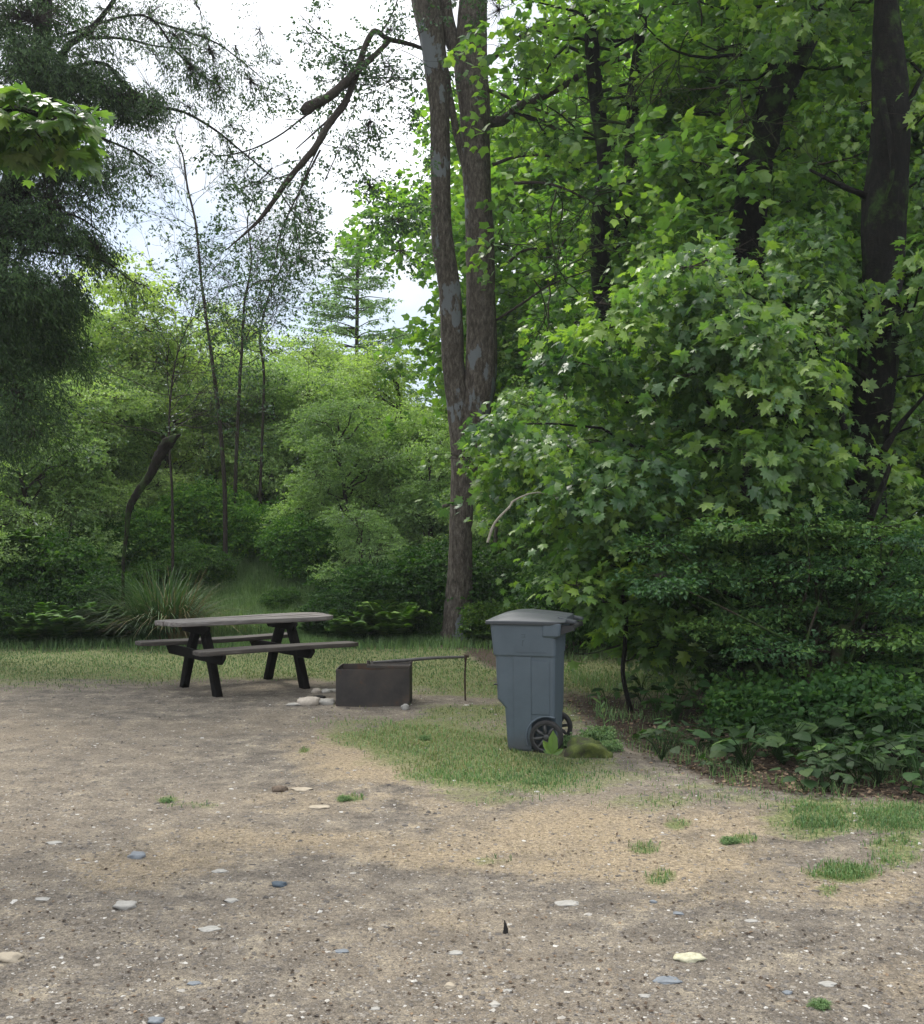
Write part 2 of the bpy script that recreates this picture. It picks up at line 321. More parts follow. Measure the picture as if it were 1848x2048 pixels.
def attr(n):
    a = nd(t, 'ShaderNodeAttribute'); a.attribute_name = n; return a.outputs['Fac']
nb = noise(t, .42, 6, .65, coord='Object'); nm = noise(t, 4.5, 7, .72); nf = noise(t, 42, 5, .75); ng = noise(t, 130, 4, .85)
dirt = ramp(t, nm.outputs[0], [(.30, (.085, .074, .062)), (.45, (.148, .129, .108)), (.56, (.215, .187, .150)), (.69, (.37, .32, .24))]).outputs[0]
dirt = mixc(t, ramp(t, nb.outputs[0], [(.44, (0, 0, 0)), (.66, (.7, .7, .7))]).outputs[0], dirt, (.26, .215, .160))
grit = ramp(t, nf.outputs[0], [(.34, (.45, .44, .43)), (.5, (.95, .95, .95)), (.62, (1.15, 1.13, 1.1)), (.74, (1.7, 1.62, 1.5))]).outputs[0]
grit2 = ramp(t, ng.outputs[0], [(.34, (.45, .45, .45)), (.5, (1, 1, 1)), (.66, (1.8, 1.76, 1.65))]).outputs[0]
dirt = mixc(t, .85, dirt, grit, 'MULTIPLY'); dirt = mixc(t, .9, dirt, grit2, 'MULTIPLY')
vo = nd(t, 'ShaderNodeTexVoronoi'); vo.inputs['Scale'].default_value = 26; cvo = nd(t, 'ShaderNodeTexCoord'); t.links.new(cvo.outputs['Object'], vo.inputs[0])
peb = ramp(t, vo.outputs['Distance'], [(.10, (1, 1, 1)), (.17, (0, 0, 0))]).outputs[0]
pk = nd(t, 'ShaderNodeMath'); pk.operation = 'MULTIPLY'; sep = nd(t, 'ShaderNodeSeparateColor'); t.links.new(vo.outputs['Color'], sep.inputs[0])
pth = ramp(t, sep.outputs[0], [(.72, (0, 0, 0)), (.78, (1, 1, 1))]).outputs[0]; t.links.new(peb, pk.inputs[0]); t.links.new(pth, pk.inputs[1])
dirt = mixc(t, pk.outputs[0], dirt, (.46, .44, .41))
straw = mixc(t, .8, ramp(t, nf.outputs[0], [(.3, (.13, .105, .070)), (.5, (.285, .225, .150)), (.68, (.44, .36, .25))]).outputs[0], grit2, 'MULTIPLY')
grs = mixc(t, .7, ramp(t, nf.outputs[0], [(.3, (.055, .068, .028)), (.5, (.135, .155, .062)), (.7, (.29, .275, .145))]).outputs[0], grit2, 'MULTIPLY')
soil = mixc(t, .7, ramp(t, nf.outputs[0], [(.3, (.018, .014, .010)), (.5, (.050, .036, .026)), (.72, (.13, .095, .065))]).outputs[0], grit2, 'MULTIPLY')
def wmask(a, lo, hi):
    ad = nd(t, 'ShaderNodeMath'); ad.operation = 'ADD'; t.links.new(a, ad.inputs[0])
    s2 = nd(t, 'ShaderNodeMath'); s2.operation = 'MULTIPLY_ADD'; t.links.new(nm.outputs[0], s2.inputs[0]); s2.inputs[1].default_value = 1.7; s2.inputs[2].default_value = -.85
    t.links.new(s2.outputs[0], ad.inputs[1]); return ramp(t, ad.outputs[0], [(lo, (0, 0, 0)), (hi, (1, 1, 1))]).outputs[0]
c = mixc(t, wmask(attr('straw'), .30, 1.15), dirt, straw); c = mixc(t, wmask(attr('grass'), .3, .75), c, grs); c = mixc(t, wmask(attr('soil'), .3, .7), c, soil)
t.links.new(c, p.inputs['Base Color']); p.inputs['Roughness'].default_value = .95; p.inputs['Specular IOR Level'].default_value = .2
hh = mixc(t, .5, nf.outputs[0], ng.outputs[0]); bump(t, hh, p, .8, .018)
M['ground'] = m
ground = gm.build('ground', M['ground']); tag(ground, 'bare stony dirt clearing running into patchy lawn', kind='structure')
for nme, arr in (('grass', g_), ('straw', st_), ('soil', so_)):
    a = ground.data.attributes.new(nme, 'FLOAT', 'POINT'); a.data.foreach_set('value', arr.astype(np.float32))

# ------------------------------------------------------------------ grass, gravel
def scatter(rng, n, px0, px1, py0, py1):
    """random ground points, about evenly spread over a stretch of ground"""
    px = rng.uniform(px0, px1, n); py = rng.uniform(py0, py1, n); Y = F * CAM_H / (py - HZ); return (px - 924) / F * Y, Y
def blades(mb, rng, x, y, h, wd, mat=0, lean=.5, tint=None, z0=None):
    n = len(x); z = height(x, y) - .004 if z0 is None else z0; a = rng.uniform(0, 2 * math.pi, n); dx, dy = np.cos(a), np.sin(a)
    B = np.stack([x, y, z], -1); side = np.stack([-dy, dx, 0 * dx], -1) * (wd * .5)[:, None]
    ld = rng.random(n) * lean; mid = B + np.stack([dx * ld * h * .35, dy * ld * h * .35, h * .6], -1); tip = B + np.stack([dx * ld * h, dy * ld * h, h * (1 - .35 * ld)], -1)
    V = np.stack([B - side, B + side, mid + side * .7, mid - side * .7, tip], 1).reshape(-1, 3); o = (np.arange(n) * 5)[:, None]
    tt = rng.random(n) if tint is None else tint
    mb.add(V, np.array([[0, 1, 2, 3]]) + o, mat, tt, False); mb.add(V, np.array([[3, 2, 4]]) + o, mat, tt, False)
rng = np.random.default_rng(7)
x, y = scatter(rng, 520000, -60, 1910, 1278, 1800); G, S, D = masks(x, y)
far_ = sstep(9, 13, y); keep = rng.random(len(x)) < np.clip(G ** 1.5 * .8 - S * .1, 0, 1) * np.where(y < 11, np.clip((fbm(x, y, 40, 3.0) - .30 + .25 * (G > .9)) * 2.4, 0, 1) * (.62 + .3 * (G > .9)), .85)
x, y = x[keep], y[keep]; n = len(x); gp = fbm(x, y, 44, 1.1); near = (y < 7.4)
tint = np.clip(.44 - .36 * sstep(11, 14.5, y) + .9 * (gp - .5) + rng.normal(0, .22, n), 0, 1); tint = np.where(near, tint * .8, tint)
mb = MB(); h = rng.uniform(.012, .042, n) * (1 + .5 * (rng.random(n) < .06)); wd = rng.uniform(.003, .006, n) * (.7 + y / 12)
gsel = rng.random(n) < np.where(near, .85, .28 + .3 * sstep(11.5, 15, y) + .35 * (gp > .5))
blades(mb, rng, x[~gsel], y[~gsel], h[~gsel], wd[~gsel], 0, .9, tint[~gsel]); blades(mb, rng, x[gsel], y[gsel], h[gsel], wd[gsel], 1, .9, tint[gsel])
xs, ys = scatter(rng, 60000, -60, 1910, 1282, 1900); G, S, D = masks(xs, ys); k = rng.random(len(xs)) < np.clip(S * .35 + G * .25, 0, 1) * (1 - D)
nk = int(k.sum()); blades(mb, rng, xs[k], ys[k], rng.uniform(.006, .018, nk), rng.uniform(.002, .005, nk) * (.6 + ys[k] / 12), 2, 1.4)
tag(mb.build('lawn_grass', [M['grass'], M['green'], M['straw']]), 'short patchy grass, green and straw coloured', kind='stuff')
# long grass on the bank behind the table and edging the lawn
mb = MB(); n = 130000; x = rng.uniform(-6.4, -.2, n); y = rng.uniform(16.8, 23.0, n); k = fbm(x, y, 60, .7) > .12; x, y = x[k], y[k]; n = len(x)
blades(mb, rng, x, y, rng.uniform(.12, .42, n), rng.uniform(.007, .014, n), 0, .9, np.clip(rng.normal(.6, .2, n), 0, 1))
n = 26000; x = rng.uniform(-9, 5, n); y = 16.2 + rng.normal(0, .5, n); blades(mb, rng, x, y, rng.uniform(.04, .2, n), rng.uniform(.006, .011, n), 0, .9, np.clip(rng.normal(.45, .2, n), 0, 1))
n = 9000; x = rng.uniform(1.2, 4.0, n); y = rng.uniform(9.5, 14.5, n); k = fbm(x, y, 61, 1.2) > .5; x, y = x[k], y[k]; n = len(x)
blades(mb, rng, x, y, rng.uniform(.04, .13, n), rng.uniform(.004, .009, n), 0, 1.0, np.clip(rng.normal(.5, .2, n), 0, 1))
x, y = scatter(rng, 5200, 1190, 1900, 1430, 1610); G, S, D = masks(x, y); k = (D > .3) & (D < 1.01) & (fbm(x, y, 63, 2.2) > .5); x, y = x[k], y[k]; n = len(x)
blades(mb, rng, x, y, rng.uniform(.03, .12, n), rng.uniform(.003, .006, n), 0, 1.2, np.clip(rng.normal(.4, .2, n), 0, 1))
tag(mb.build('long_grass', [M['green']]), 'longer fresh green grass on the bank and along the lawn edge', kind='stuff')
# leaf litter and twigs on the shaded soil
x, y = scatter(rng, 26000, 1100, 1900, 1300, 1640); G, S, D = masks(x, y); k = rng.random(len(x)) < D * .6; x, y = x[k], y[k]; n = len(x)
P = np.stack([x, y, height(x, y) + .006], -1); mb = MB(); put_leaves(mb, rng, OVAL, P, rng.normal(0, 1, (n, 3)) * [1, 1, .15], UP + rng.normal(0, .25, (n, 3)), rng.uniform(.012, .04, n))
mlit = leafmat('litter', (.04, .028, .02), (.10, .068, .045), (.24, .17, .11), trans=.05, rough=.8, spec=.2)
x, y = scatter(rng, 2600, -60, 1910, 1400, 2070); n = len(x); P = np.stack([x, y, height(x, y) + .004], -1); put_leaves(mb, rng, RHOM, P, rng.normal(0, 1, (n, 3)) * [1, 1, .1], UP + rng.normal(0, .2, (n, 3)), rng.uniform(.006, .026, n) , tint=rng.random(n) ** 2)
tag(mb.build('leaf_litter', [mlit]), 'brown dead leaves strewn on the shaded soil and dirt', kind='stuff')
OCT = np.array([(1, 0, 0), (0, 1, 0), (-1, 0, 0), (0, -1, 0), (0, 0, 1.0), (.7, .7, .5), (-.7, .7, .5), (-.7, -.7, .5), (.7, -.7, .5)])
OCF = np.array([(0, 1, 5), (5, 1, 4), (0, 5, 4), (1, 2, 6), (6, 2, 4), (1, 6, 4), (2, 3, 7), (7, 3, 4), (2, 7, 4), (3, 0, 8), (8, 0, 4), (3, 8, 4)])
def pebbles(mb, rng, x, y, s, tint):
    n = len(x); V = OCT[None] * rng.uniform(.6, 1.15, (n, 9, 3)) * np.stack([s * rng.uniform(.8, 1.6, n), s, s * rng.uniform(.35, .8, n)], -1)[:, None]
    a = rng.uniform(0, 6.28, n); ca, sa = np.cos(a)[:, None], np.sin(a)[:, None]; X2 = V[..., 0] * ca - V[..., 1] * sa; Y2 = V[..., 0] * sa + V[..., 1] * ca
    V = np.stack([X2, Y2, V[..., 2]], -1) + np.stack([x, y, height(x, y) - .1 * s], -1)[:, None]
    mb.add(V.reshape(-1, 3), (OCF[None] + (np.arange(n) * 9)[:, None, None]).reshape(-1, 3), 0, np.repeat(tint, 12), False)
mb = MB(); x, y = scatter(rng, 80000, -60, 1910, 1390, 2070); G, S, D = masks(x, y)
k = rng.random(len(x)) < (1 - .85 * G) * (1 - .55 * S) * (1 - D) * (.3 + .9 * fbm(x, y, 71, 1.6)); x, y = x[k], y[k]; n = len(x)
s = .0015 + .0100 * rng.random(n) ** 11 + .0030 * rng.random(n) ** 1.5; pebbles(mb, rng, x, y, s * (.6 + y / 9), np.clip(rng.normal(.45, .28, n), 0, 1))
m, t, p, o = mat('pebble'); ta = nd(t, 'ShaderNodeAttribute'); ta.attribute_name = 'tint'; pr = ramp(t, ta.outputs['Fac'], [(.1, (.085, .075, .066)), (.45, (.165, .145, .122)), (.8, (.26, .23, .19)), (1.0, (.48, .46, .42))])
pn = noise(t, 90, 4, .7); t.links.new(mixc(t, .5, pr.outputs[0], ramp(t, pn.outputs[0], [(.3, (.6, .6, .6)), (.7, (1.3, 1.3, 1.3))]).outputs[0], 'MULTIPLY'), p.inputs['Base Color']); p.inputs['Roughness'].default_value = .9
M['pebble'] = m
tag(mb.build('gravel', [m]), 'fine brown and pale gravel trodden into the dirt', kind='stuff')
# ------------------------------------------------------------------ stones
def rockmesh(name, rng, sx, sy, sz, m, parent=None, sub=3, rough=.22, tint=.5, sink=.3):
    bm = bmesh.new(); bmesh.ops.create_icosphere(bm, subdivisions=sub, radius=1.0); V = np.array([v.co[:] for v in bm.verts]); Fc = np.array([[v.index for v in f.verts] for f in bm.faces]); bm.free()
    off = rng.uniform(0, 50, 3); q = V * 1.3 + off; d = np.sin(q[:, 0] * 1.7 + q[:, 1]) * np.cos(q[:, 2] * 2 + q[:, 0]) + .5 * np.sin(q[:, 1] * 4 + q[:, 2] * 3) + .35 * np.sin(q[:, 0] * 7 - q[:, 2] * 6)
    V = V * (1 + rough * d[:, None] * .6); V[:, 2] = np.where(V[:, 2] > .55, .55 + (V[:, 2] - .55) * .4, V[:, 2])
    V = V * [sx, sy, sz]; V[:, 2] += sz * (1 - 2 * sink) * .6
    mb = MB(); mb.add(V, Fc, 0, tint, True); return mb.build(name, m, parent)
def stonemat(name, c, var=.25, sc__=25): return simple(name, c, .85, .3, 0, var, sc__, .5, .006)
SM = {'white': stonemat('white_stone', (.30, .288, .262)), 'blue': stonemat('slate_stone', (.165, .180, .195)), 'dark': stonemat('dark_slate_stone', (.065, .085, .105)),
      'tan': stonemat('tan_stone', (.34, .29, .22)), 'grey': stonemat('grey_stone', (.36, .34, .30)), 'yellow': stonemat('crumbly_pale_stone', (.42, .40, .28), .4, 60), 'black': stonemat('black_stone', (.02, .018, .016))}
STONES = [(558, 1770, 33, 22, 'dark', 'dark slate blue pebble alone on the dirt, its lower side black'), (110, 1685, 30, 9, 'white', 'flat white stone in the dirt, uppermost of the pale stones on the left'),
 (275, 1714, 36, 22, 'blue', 'flat blue-grey stone set in the tan straw patch on the left'), (252, 1814, 46, 26, 'white', 'broad flaky whitish stone flush with the dirt below the tan patch'),
 (440, 1744, 34, 11, 'white', 'smooth white stone at the right end of the left tan patch'), (84, 1797, 32, 8, 'white', 'thin flat whitish stone near the left edge above the flaky slab'), (463, 1802, 28, 14, 'white', 'pale angular stone left of and below the dark slate pebble'),
 (420, 1857, 40, 9, 'white', 'long low white stone with a strip of tan soil under it'), (18, 1915, 52, 30, 'tan', 'large cream stone cut by the left edge of the photo'), (312, 2045, 36, 20, 'blue', 'rounded grey-blue stone at the bottom edge'),
 (388, 1968, 30, 10, 'blue', 'pale blue lens shaped stone in the lower left dirt'), (682, 1903, 28, 11, 'blue', 'blue-white oval stone at the bottom with a dark hole beside it'), (912, 1906, 32, 11, 'white', 'smooth white oval stone at lower centre'),
 (900, 1976, 22, 16, 'tan', 'squarish tan stone at the bottom centre'), (1013, 1984, 20, 9, 'white', 'small bright white pebble right of the tan squarish stone'), (988, 2014, 22, 13, 'grey', 'grey-white stone at the bottom in a tan gritty patch'),
 (1135, 1805, 52, 9, 'white', 'long thin whitish stone lying between lawn straw and gravel'), (1380, 1917, 58, 27, 'yellow', 'crumbly pale yellow stone, brightest in the right gravel'), (1335, 1961, 50, 17, 'blue', 'wide blue-grey slab just below the crumbly yellow stone'),
 (1288, 1990, 24, 11, 'white', 'white pebble below and left of the wide blue-grey slab'), (1503, 1844, 24, 9, 'white', 'white stone with a shadowed hollow at right centre'), (1307, 1805, 17, 11, 'blue', 'small pale blue stone, upper one of a close pair'),
 (1356, 1829, 23, 11, 'blue', 'blue-grey stone, lower one of a close pair'), (1575, 1985, 20, 11, 'blue', 'small blue-grey pebble left of the green leaf clump'), (1655, 1967, 32, 12, 'white', 'pale flat stone just above the green leaf clump'),
 (605, 1577, 40, 10, 'tan', 'cream flat stone beside the small dirt mound'), (640, 1612, 40, 11, 'tan', 'cream flat stone left of a dark weed'), (750, 2020, 20, 9, 'white', 'tiny white stone at the bottom left of centre')]
for kx, (px, py, w_, h_, mk, lab) in enumerate(STONES):
    r2 = np.random.default_rng(100 + kx); g = gnd(px, py); s = g[1] / F; flat = h_ / w_ < .55
    ez = h_ * s * (.33 if flat else .5); ey = max(w_ * s * .35, h_ * s * g[1] / CAM_H * .30) if flat else w_ * s * .45
    o = rockmesh('stone', r2, w_ * s * .5, ey, ez * .85, SM[mk], sink=.40, rough=.34); o.location = (g[0], g[1], float(height(g[0], g[1]))); tag(o, lab, 'stone', 'stones lying in the dirt clearing')
g = gnd(1010, 1866); mb = MB(); mb.add(*tube(np.array([(0, 0, -.01), (.002, 0, .015), (.001, 0, .035), (-.002, 0, .052)]), [.011, .010, .006, .001], 7, rng, .1)); o = mb.build('stub', SM['black']); o.location = (g[0], g[1], float(height(g[0], g[1]))); tag(o, 'small black pointed stub sticking up out of the dirt', 'stub')
g = gnd(560, 1578); o = rockmesh('dirt_mound', np.random.default_rng(5), .052, .05, .030, simple('mound_soil', (.13, .10, .075), .95, .2, 0, .4, 60, .8, .01), rough=.3); o.location = (g[0], g[1], float(height(g[0], g[1]))); tag(o, 'little brown dirt mound on the bare clearing', 'dirt mound')
# ------------------------------------------------------------------ plants used as prototypes
def fern(name, rng, n=22, ln=.6, m='lush', rise=1.0):
    mb = MB()
    for i in range(n):
        a = i / n * 6.28 + rng.normal(0, .2); el = rng.uniform(.75, 1.35) * rise; l = ln * rng.uniform(.7, 1.15); t = np.linspace(0, 1, 9)
        hx = l * np.sin(t * 1.5) / 1.5 * math.cos(el * .75); hz = l * (np.sin(el) * t - .42 * t ** 2.4); d = np.array([math.cos(a), math.sin(a), 0])
        P = d[None] * hx[:, None] + UP * (hz[:, None] + .02); mb.add(*tube(P, np.linspace(.004, .001, 9), 3), mat=0, tint=.3)
        u = np.linspace(.12, .98, 26); Q = np.stack([np.interp(u, t, P[:, c]) for c in range(3)], -1); T = nrm(np.gradient(Q, axis=0)); lat = nrm(np.cross(T, UP))
        for sg in (-1, 1):
            A = lat * sg + T * .45 + UP * -.12 + rng.normal(0, .05, Q.shape); put_leaves(mb, rng, RHOM, Q, A, UP + rng.normal(0, .15, Q.shape), l * .24 * np.sin(np.pi * (u * .9 + .08)) ** .8, 0, np.clip(rng.normal(.45, .15, len(Q)) + .2 * u, 0, 1))
    return mb.build(name, M[m])
def bush(name, rng, h, rx, n, k, size, m='lush', tpl=OVAL, stems=6, thr=-.3, flat=.35):
    """a leafy bush: stems fanning from the base, leaf sprays over their upper parts"""
    root = empty(name, (0, 0, 0)); st = MB(); lf = MB()
    for i in range(stems):
        a = rng.uniform(0, 6.28); tip = np.array([math.cos(a) * rx * rng.uniform(.2, .8), math.sin(a) * rx * rng.uniform(.2, .8), h * rng.uniform(.55, .9)]); P = resample([np.zeros(3) - UP * .05, tip * .45 + rng.normal(0, .05, 3), tip], 6)
        tube_add(st, P, np.linspace(min(.011, h * .012), min(.003, h * .008), 6), 4)
    nc = 9
    for i in range(nc):
        a = rng.uniform(0, 6.28); rr = rx * rng.random() ** .6 * .75; z = h * rng.uniform(.18, .85) * (1 - .35 * rr / rx)
        clump(lf, rng, (math.cos(a) * rr, math.sin(a) * rr, z), (rx * .45, rx * .45, h * .22), n // nc, k, size, tpl, size * 4, seed=i, thr=thr, mat=0, wood=(1, min(.004, h * .006), .3), nj=flat)
    st.build('stem', M['darkbark'], root); lf.build('foliage', [M[m], M['twig']], root); return root
def broadplant(name, rng, n=9, h=.25, size=.13, m='lush'):
    root = empty(name, (0, 0, 0)); st = MB(); lf = MB(); P = []; A = []
    for i in range(n):
        a = rng.uniform(0, 6.28); tip = np.array([math.cos(a), math.sin(a), 0]) * rng.uniform(.3, 1) * h * .9 + UP * h * rng.uniform(.4, 1); mid = tip * .5 + UP * h * .15
        st.add(*tube(resample([np.zeros(3), mid, tip], 5), .003, 3)); P.append(tip); A.append([math.cos(a), math.sin(a), -.25])
    P = np.array(P); A = np.array(A); put_leaves(lf, rng, HEART, P, A, UP + rng.normal(0, .3, P.shape), size * rng.uniform(.6, 1.2, n), 0, np.clip(rng.normal(.5, .2, n), 0, 1))
    st.build('stem', M['lush'], root); lf.build('foliage', M[m], root); return root
def tuft(name, rng, n, h, wd, m, lean=.9, r=.05):
    mb = MB(); a = rng.uniform(0, 6.28, n); rr = r * rng.random(n) ** .5; blades(mb, rng, rr * np.cos(a), rr * np.sin(a), rng.uniform(.5, 1, n) * h, np.full(n, wd) * rng.uniform(.6, 1.3, n), 0, lean, z0=np.zeros(n)); return mb.build(name, M[m])
def arch_tuft(name, rng, n, h, wd, m, r=.1, spread=1.0, seg=6):
    mb = MB(); a = rng.uniform(0, 6.28, n); rr = r * rng.random(n) ** .5; d = np.stack([np.cos(a), np.sin(a), 0 * a], -1); sd2 = np.stack([-np.sin(a), np.cos(a), 0 * a], -1); L_ = h * rng.uniform(.55, 1.1, n); el = rng.uniform(.25, 1.0, n) * spread; V = []
    for q in range(seg + 1):
        t = q / seg; P = d * (rr + L_ * el * t ** 1.3 * .9)[:, None] + UP * (L_ * (t * (1.05 - .2 * el) - .55 * el * t ** 2.6))[:, None]; ww = (wd * (1 - t) ** .6 * .5 + .0004); V += [P - sd2 * ww, P + sd2 * ww]
    V = np.stack(V, 1).reshape(-1, 3); f = np.array([[2 * q, 2 * q + 1, 2 * q + 3, 2 * q + 2] for q in range(seg)]); mb.add(V, (f[None] + (np.arange(n) * 2 * (seg + 1))[:, None, None]).reshape(-1, 4), 0, np.repeat(np.clip(rng.normal(.5, .22, n), 0, 1), seg), False); return mb.build(name, M[m])
def place(proto, used, x, y, s=1.0, rz=0.0, z=None, label=None, cat=None, group=None, c=None):
    o = proto if not used else copy_tree(proto); o.location = (x, y, float(height(x, y)) if z is None else z); o.scale = (s, s, s) if np.isscalar(s) else s; o.rotation_euler = (0, 0, rz); tag(o, label, cat, group)
    if c is not None: setcol(o, c)
    return o
# ------------------------------------------------------------------ picnic table
def prism(mb, pts, lo, hi, ax=1, mat=0, bev=0.0):
    """closed outline pts (a, b) swept along axis ax from lo to hi"""
    n = len(pts); V = []
    for v in (lo, hi):
        for a, b in pts:
            q = [a, b]; q.insert(ax, v); V.append(q)
    j = np.arange(n); k = (j + 1) % n; mb.add(V, np.stack([j, k, k + n, j + n], -1), mat, .5, False)
    c = np.mean(V[:n], 0); c2 = np.mean(V[n:], 0); mb.add(V[:n] + [c], np.stack([k, j, np.full(n, n)], -1), mat, .5, False); mb.add(V[n:] + [c2], np.stack([j, k, np.full(n, n)], -1), mat, .5, False)
def bevel(o, wd, seg=2):
    me = o.data; bm = bmesh.new(); bm.from_mesh(me); bmesh.ops.remove_doubles(bm, verts=bm.verts, dist=1e-5); bmesh.ops.recalc_face_normals(bm, faces=bm.faces)
    ed = [e for e in bm.edges if len(e.link_faces) == 2 and e.calc_face_angle(0) > .6]
    bmesh.ops.bevel(bm, geom=ed, offset=wd, segments=seg, affect='EDGES', profile=.6); bmesh.ops.recalc_face_normals(bm, faces=bm.faces); bm.to_mesh(me); bm.free(); return o
def woodmat(name, a, b, c, gr=(1, 14, 14), rough=.75):
    m, t, p, o = mat(name); n = noise(t, 3.0, 8, .7, stretch=gr); n2 = noise(t, 2.2, 4, .6); cc = ramp(t, n.outputs[0], [(.3, a), (.55, b), (.75, c)]).outputs[0]
    cc = mixc(t, .35, cc, ramp(t, n2.outputs[0], [(.35, (.45, .43, .4)), (.65, (1.3, 1.3, 1.3))]).outputs[0], 'MULTIPLY'); t.links.new(cc, p.inputs['Base Color']); p.inputs['Roughness'].default_value = rough; bump(t, n.outputs[0], p, .5, .004); return m
M['plank'] = woodmat('weathered_plank', (.07, .058, .05), (.20, .182, .168), (.36, .34, .33)); M['seatwood'] = woodmat('worn_seat_plank', (.026, .021, .017), (.065, .054, .045), (.15, .135, .12))
M['legwood'] = woodmat('dark_wet_wood', (.003, .0025, .002), (.006, .005, .004), (.018, .015, .012), gr=(8, 8, 1), rough=.95); M['legwood'].node_tree.nodes['Principled BSDF'].inputs['Specular IOR Level'].default_value = .15
tb = empty('picnic_table', (-2.28, 11.56, float(height(-2.28, 11.56)) - .015), R(36)); tag(tb, 'weathered wooden picnic table with dark A-frame legs and two attached benches', 'picnic table')
def slab(name, x0, x1, y0, y1, z0, z1, m, wav, seed, parent, planks=1):
    mb = MB(); n = 26; xs = np.linspace(x0, x1, n); rg = np.random.default_rng(seed); e = []
    ph = rg.uniform(0, 6, 6)
    for q in range(planks):
        a = y0 + (y1 - y0) * q / planks + (.003 if q else 0); b = y0 + (y1 - y0) * (q + 1) / planks - (.003 if q < planks - 1 else 0); dx = rg.uniform(-.02, .02, 2)
        X_ = xs + np.interp(xs, [x0, x1], dx); tp = np.minimum(1, np.minimum(xs - x0, x1 - xs) / .12); tp = .72 + .28 * np.sqrt(np.clip(tp, 0, 1))
        wa = wav * np.sin(xs * 3.3 + ph[0]) + .4 * wav * np.sin(xs * 8 + ph[1]); mid = (y0 + y1) / 2
        ya = np.full(n, a) if q else mid + (a + wa - mid) * tp; yb = np.full(n, b) if q < planks - 1 else mid + (b + wav * np.sin(xs * 2.8 + ph[2]) - mid) * tp
        dz = .006 * np.sin(xs * 2.5 + ph[3] + q); V = []
        for yy_, zz_ in ((ya, z0 + dz), (ya, z1 + dz), (yb, z1 + dz), (yb, z0 + dz)): V.append(np.stack([X_, yy_, zz_], -1))
        V = np.stack(V, 1).reshape(-1, 3); i = np.arange(n - 1)[:, None] * 4; j = np.arange(4)[None]; k = (j + 1) % 4
        mb.add(V, np.stack([i + j, i + k, i + 4 + k, i + 4 + j], -1).reshape(-1, 4)); mb.add(V, [[0, 3, 2, 1]]); mb.add(V, [[4 * n - 4, 4 * n - 3, 4 * n - 2, 4 * n - 1]])
    return bevel(mb.build(name, m, parent), .008)
slab('tabletop', -.90, .95, -.29, .29, .70, .748, M['plank'], .012, 3, tb, 4)
slab('seat', -.79, .98, -.75, -.48, .450, .493, M['seatwood'], .014, 5, tb); slab('seat', -.94, .87, .50, .76, .450, .493, M['seatwood'], .012, 9, tb)
for sx in (-.50, .47):
    for sy in (-1, 1):
        mb = MB(); P = resample([(sx, sy * .46, -.02), (sx, sy * .30, .34), (sx, sy * .11, .665)], 7); yv = P[:, 1]; zv = P[:, 2]; wv = .054 + .006 * np.sin(zv * 9 + sx * 5 + sy)
        V = []
        for q in range(7):
            for a, b in ((-.036, -1), (.036, -1), (.036, 1), (-.036, 1)): V.append((sx + a + (.006 if sy > 0 else -.006), yv[q] + b * wv[q], zv[q] + (b * sy * .012 if q < 6 else 0)))
        i = np.arange(6)[:, None] * 4; j = np.arange(4)[None]; k = (j + 1) % 4; mb.add(V, np.stack([i + j, i + k, i + 4 + k, i + 4 + j], -1).reshape(-1, 4)); mb.add(V, [[3, 2, 1, 0], [24, 25, 26, 27]])
        bevel(mb.build('leg', M['legwood'], tb), .012)
    mb = MB(); prism(mb, [(-.35, .70), (.35, .70), (.35, .67), (.28, .615), (-.28, .615), (-.35, .67)], sx - .075, sx - .037, 0); bevel(mb.build('top_beam', M['legwood'], tb), .005)
    mb = MB(); prism(mb, [(-.74, .450), (.74, .450), (.74, .42), (.66, .350), (-.66, .350), (-.74, .42)], sx - .082, sx - .042, 0); bevel(mb.build('seat_beam', M['legwood'], tb), .005)
# ------------------------------------------------------------------ fire ring
m, t, p, o = mat('sooty_steel'); n1 = noise(t, 5, 7, .7); n2 = noise(t, 1.6, 3, .5)
cc = ramp(t, n1.outputs[0], [(.3, (.018, .016, .015)), (.55, (.040, .034, .030)), (.75, (.085, .062, .045))]).outputs[0]
cc = mixc(t, ramp(t, n2.outputs[0], [(.45, (0, 0, 0)), (.6, (.7, .7, .7))]).outputs[0], cc, (.070, .054, .042)); n5 = noise(t, 3.5, 8, .8); cc = mixc(t, ramp(t, n5.outputs[0], [(.55, (0, 0, 0)), (.66, (.8, .8, .8))]).outputs[0], cc, (.11, .052, .024)); t.links.new(cc, p.inputs['Base Color']); p.inputs['Roughness'].default_value = .62; p.inputs['Metallic'].default_value = .25; bump(t, n1.outputs[0], p, .3, .003); M['soot'] = m
fb = gnd(745, 1411); zf = float(height(fb[0], fb[1])); fr = empty('fire_pit', (fb[0], fb[1], zf), R(-1)); tag(fr, 'sooty steel fire ring with a folded-back grate and long handle, between table and bin', 'fire pit')
outl = [(-.345, .46)] + [(-.345 + .69 * u, -.035 * math.sin(math.pi * u) + .0) for u in np.linspace(0, 1, 14)] + [(.345, .46)]
outl = np.array([outl[0], (-.35, .25)] + outl[1:-1] + [(.352, .25), outl[-1]]); nn = len(outl); mb = MB()
cen = np.array([0, .25]); inn = cen + (outl - cen) * .972
zt = .345 + .012 * (outl[:, 0] > .1) ; ring = []
for (q, z_) in ((outl, np.full(nn, -.01)), (outl, zt), (inn, zt), (inn, np.full(nn, -.01))): ring.append(np.column_stack([q, z_]))
V = np.vstack(ring); j = np.arange(nn); k = (j + 1) % nn
for a in range(3): mb.add(V, np.stack([j + a * nn, k + a * nn, k + (a + 1) * nn, j + (a + 1) * nn], -1), 0, .5, False)
mb.build('steel_ring', M['soot'], fr)
mb = MB()
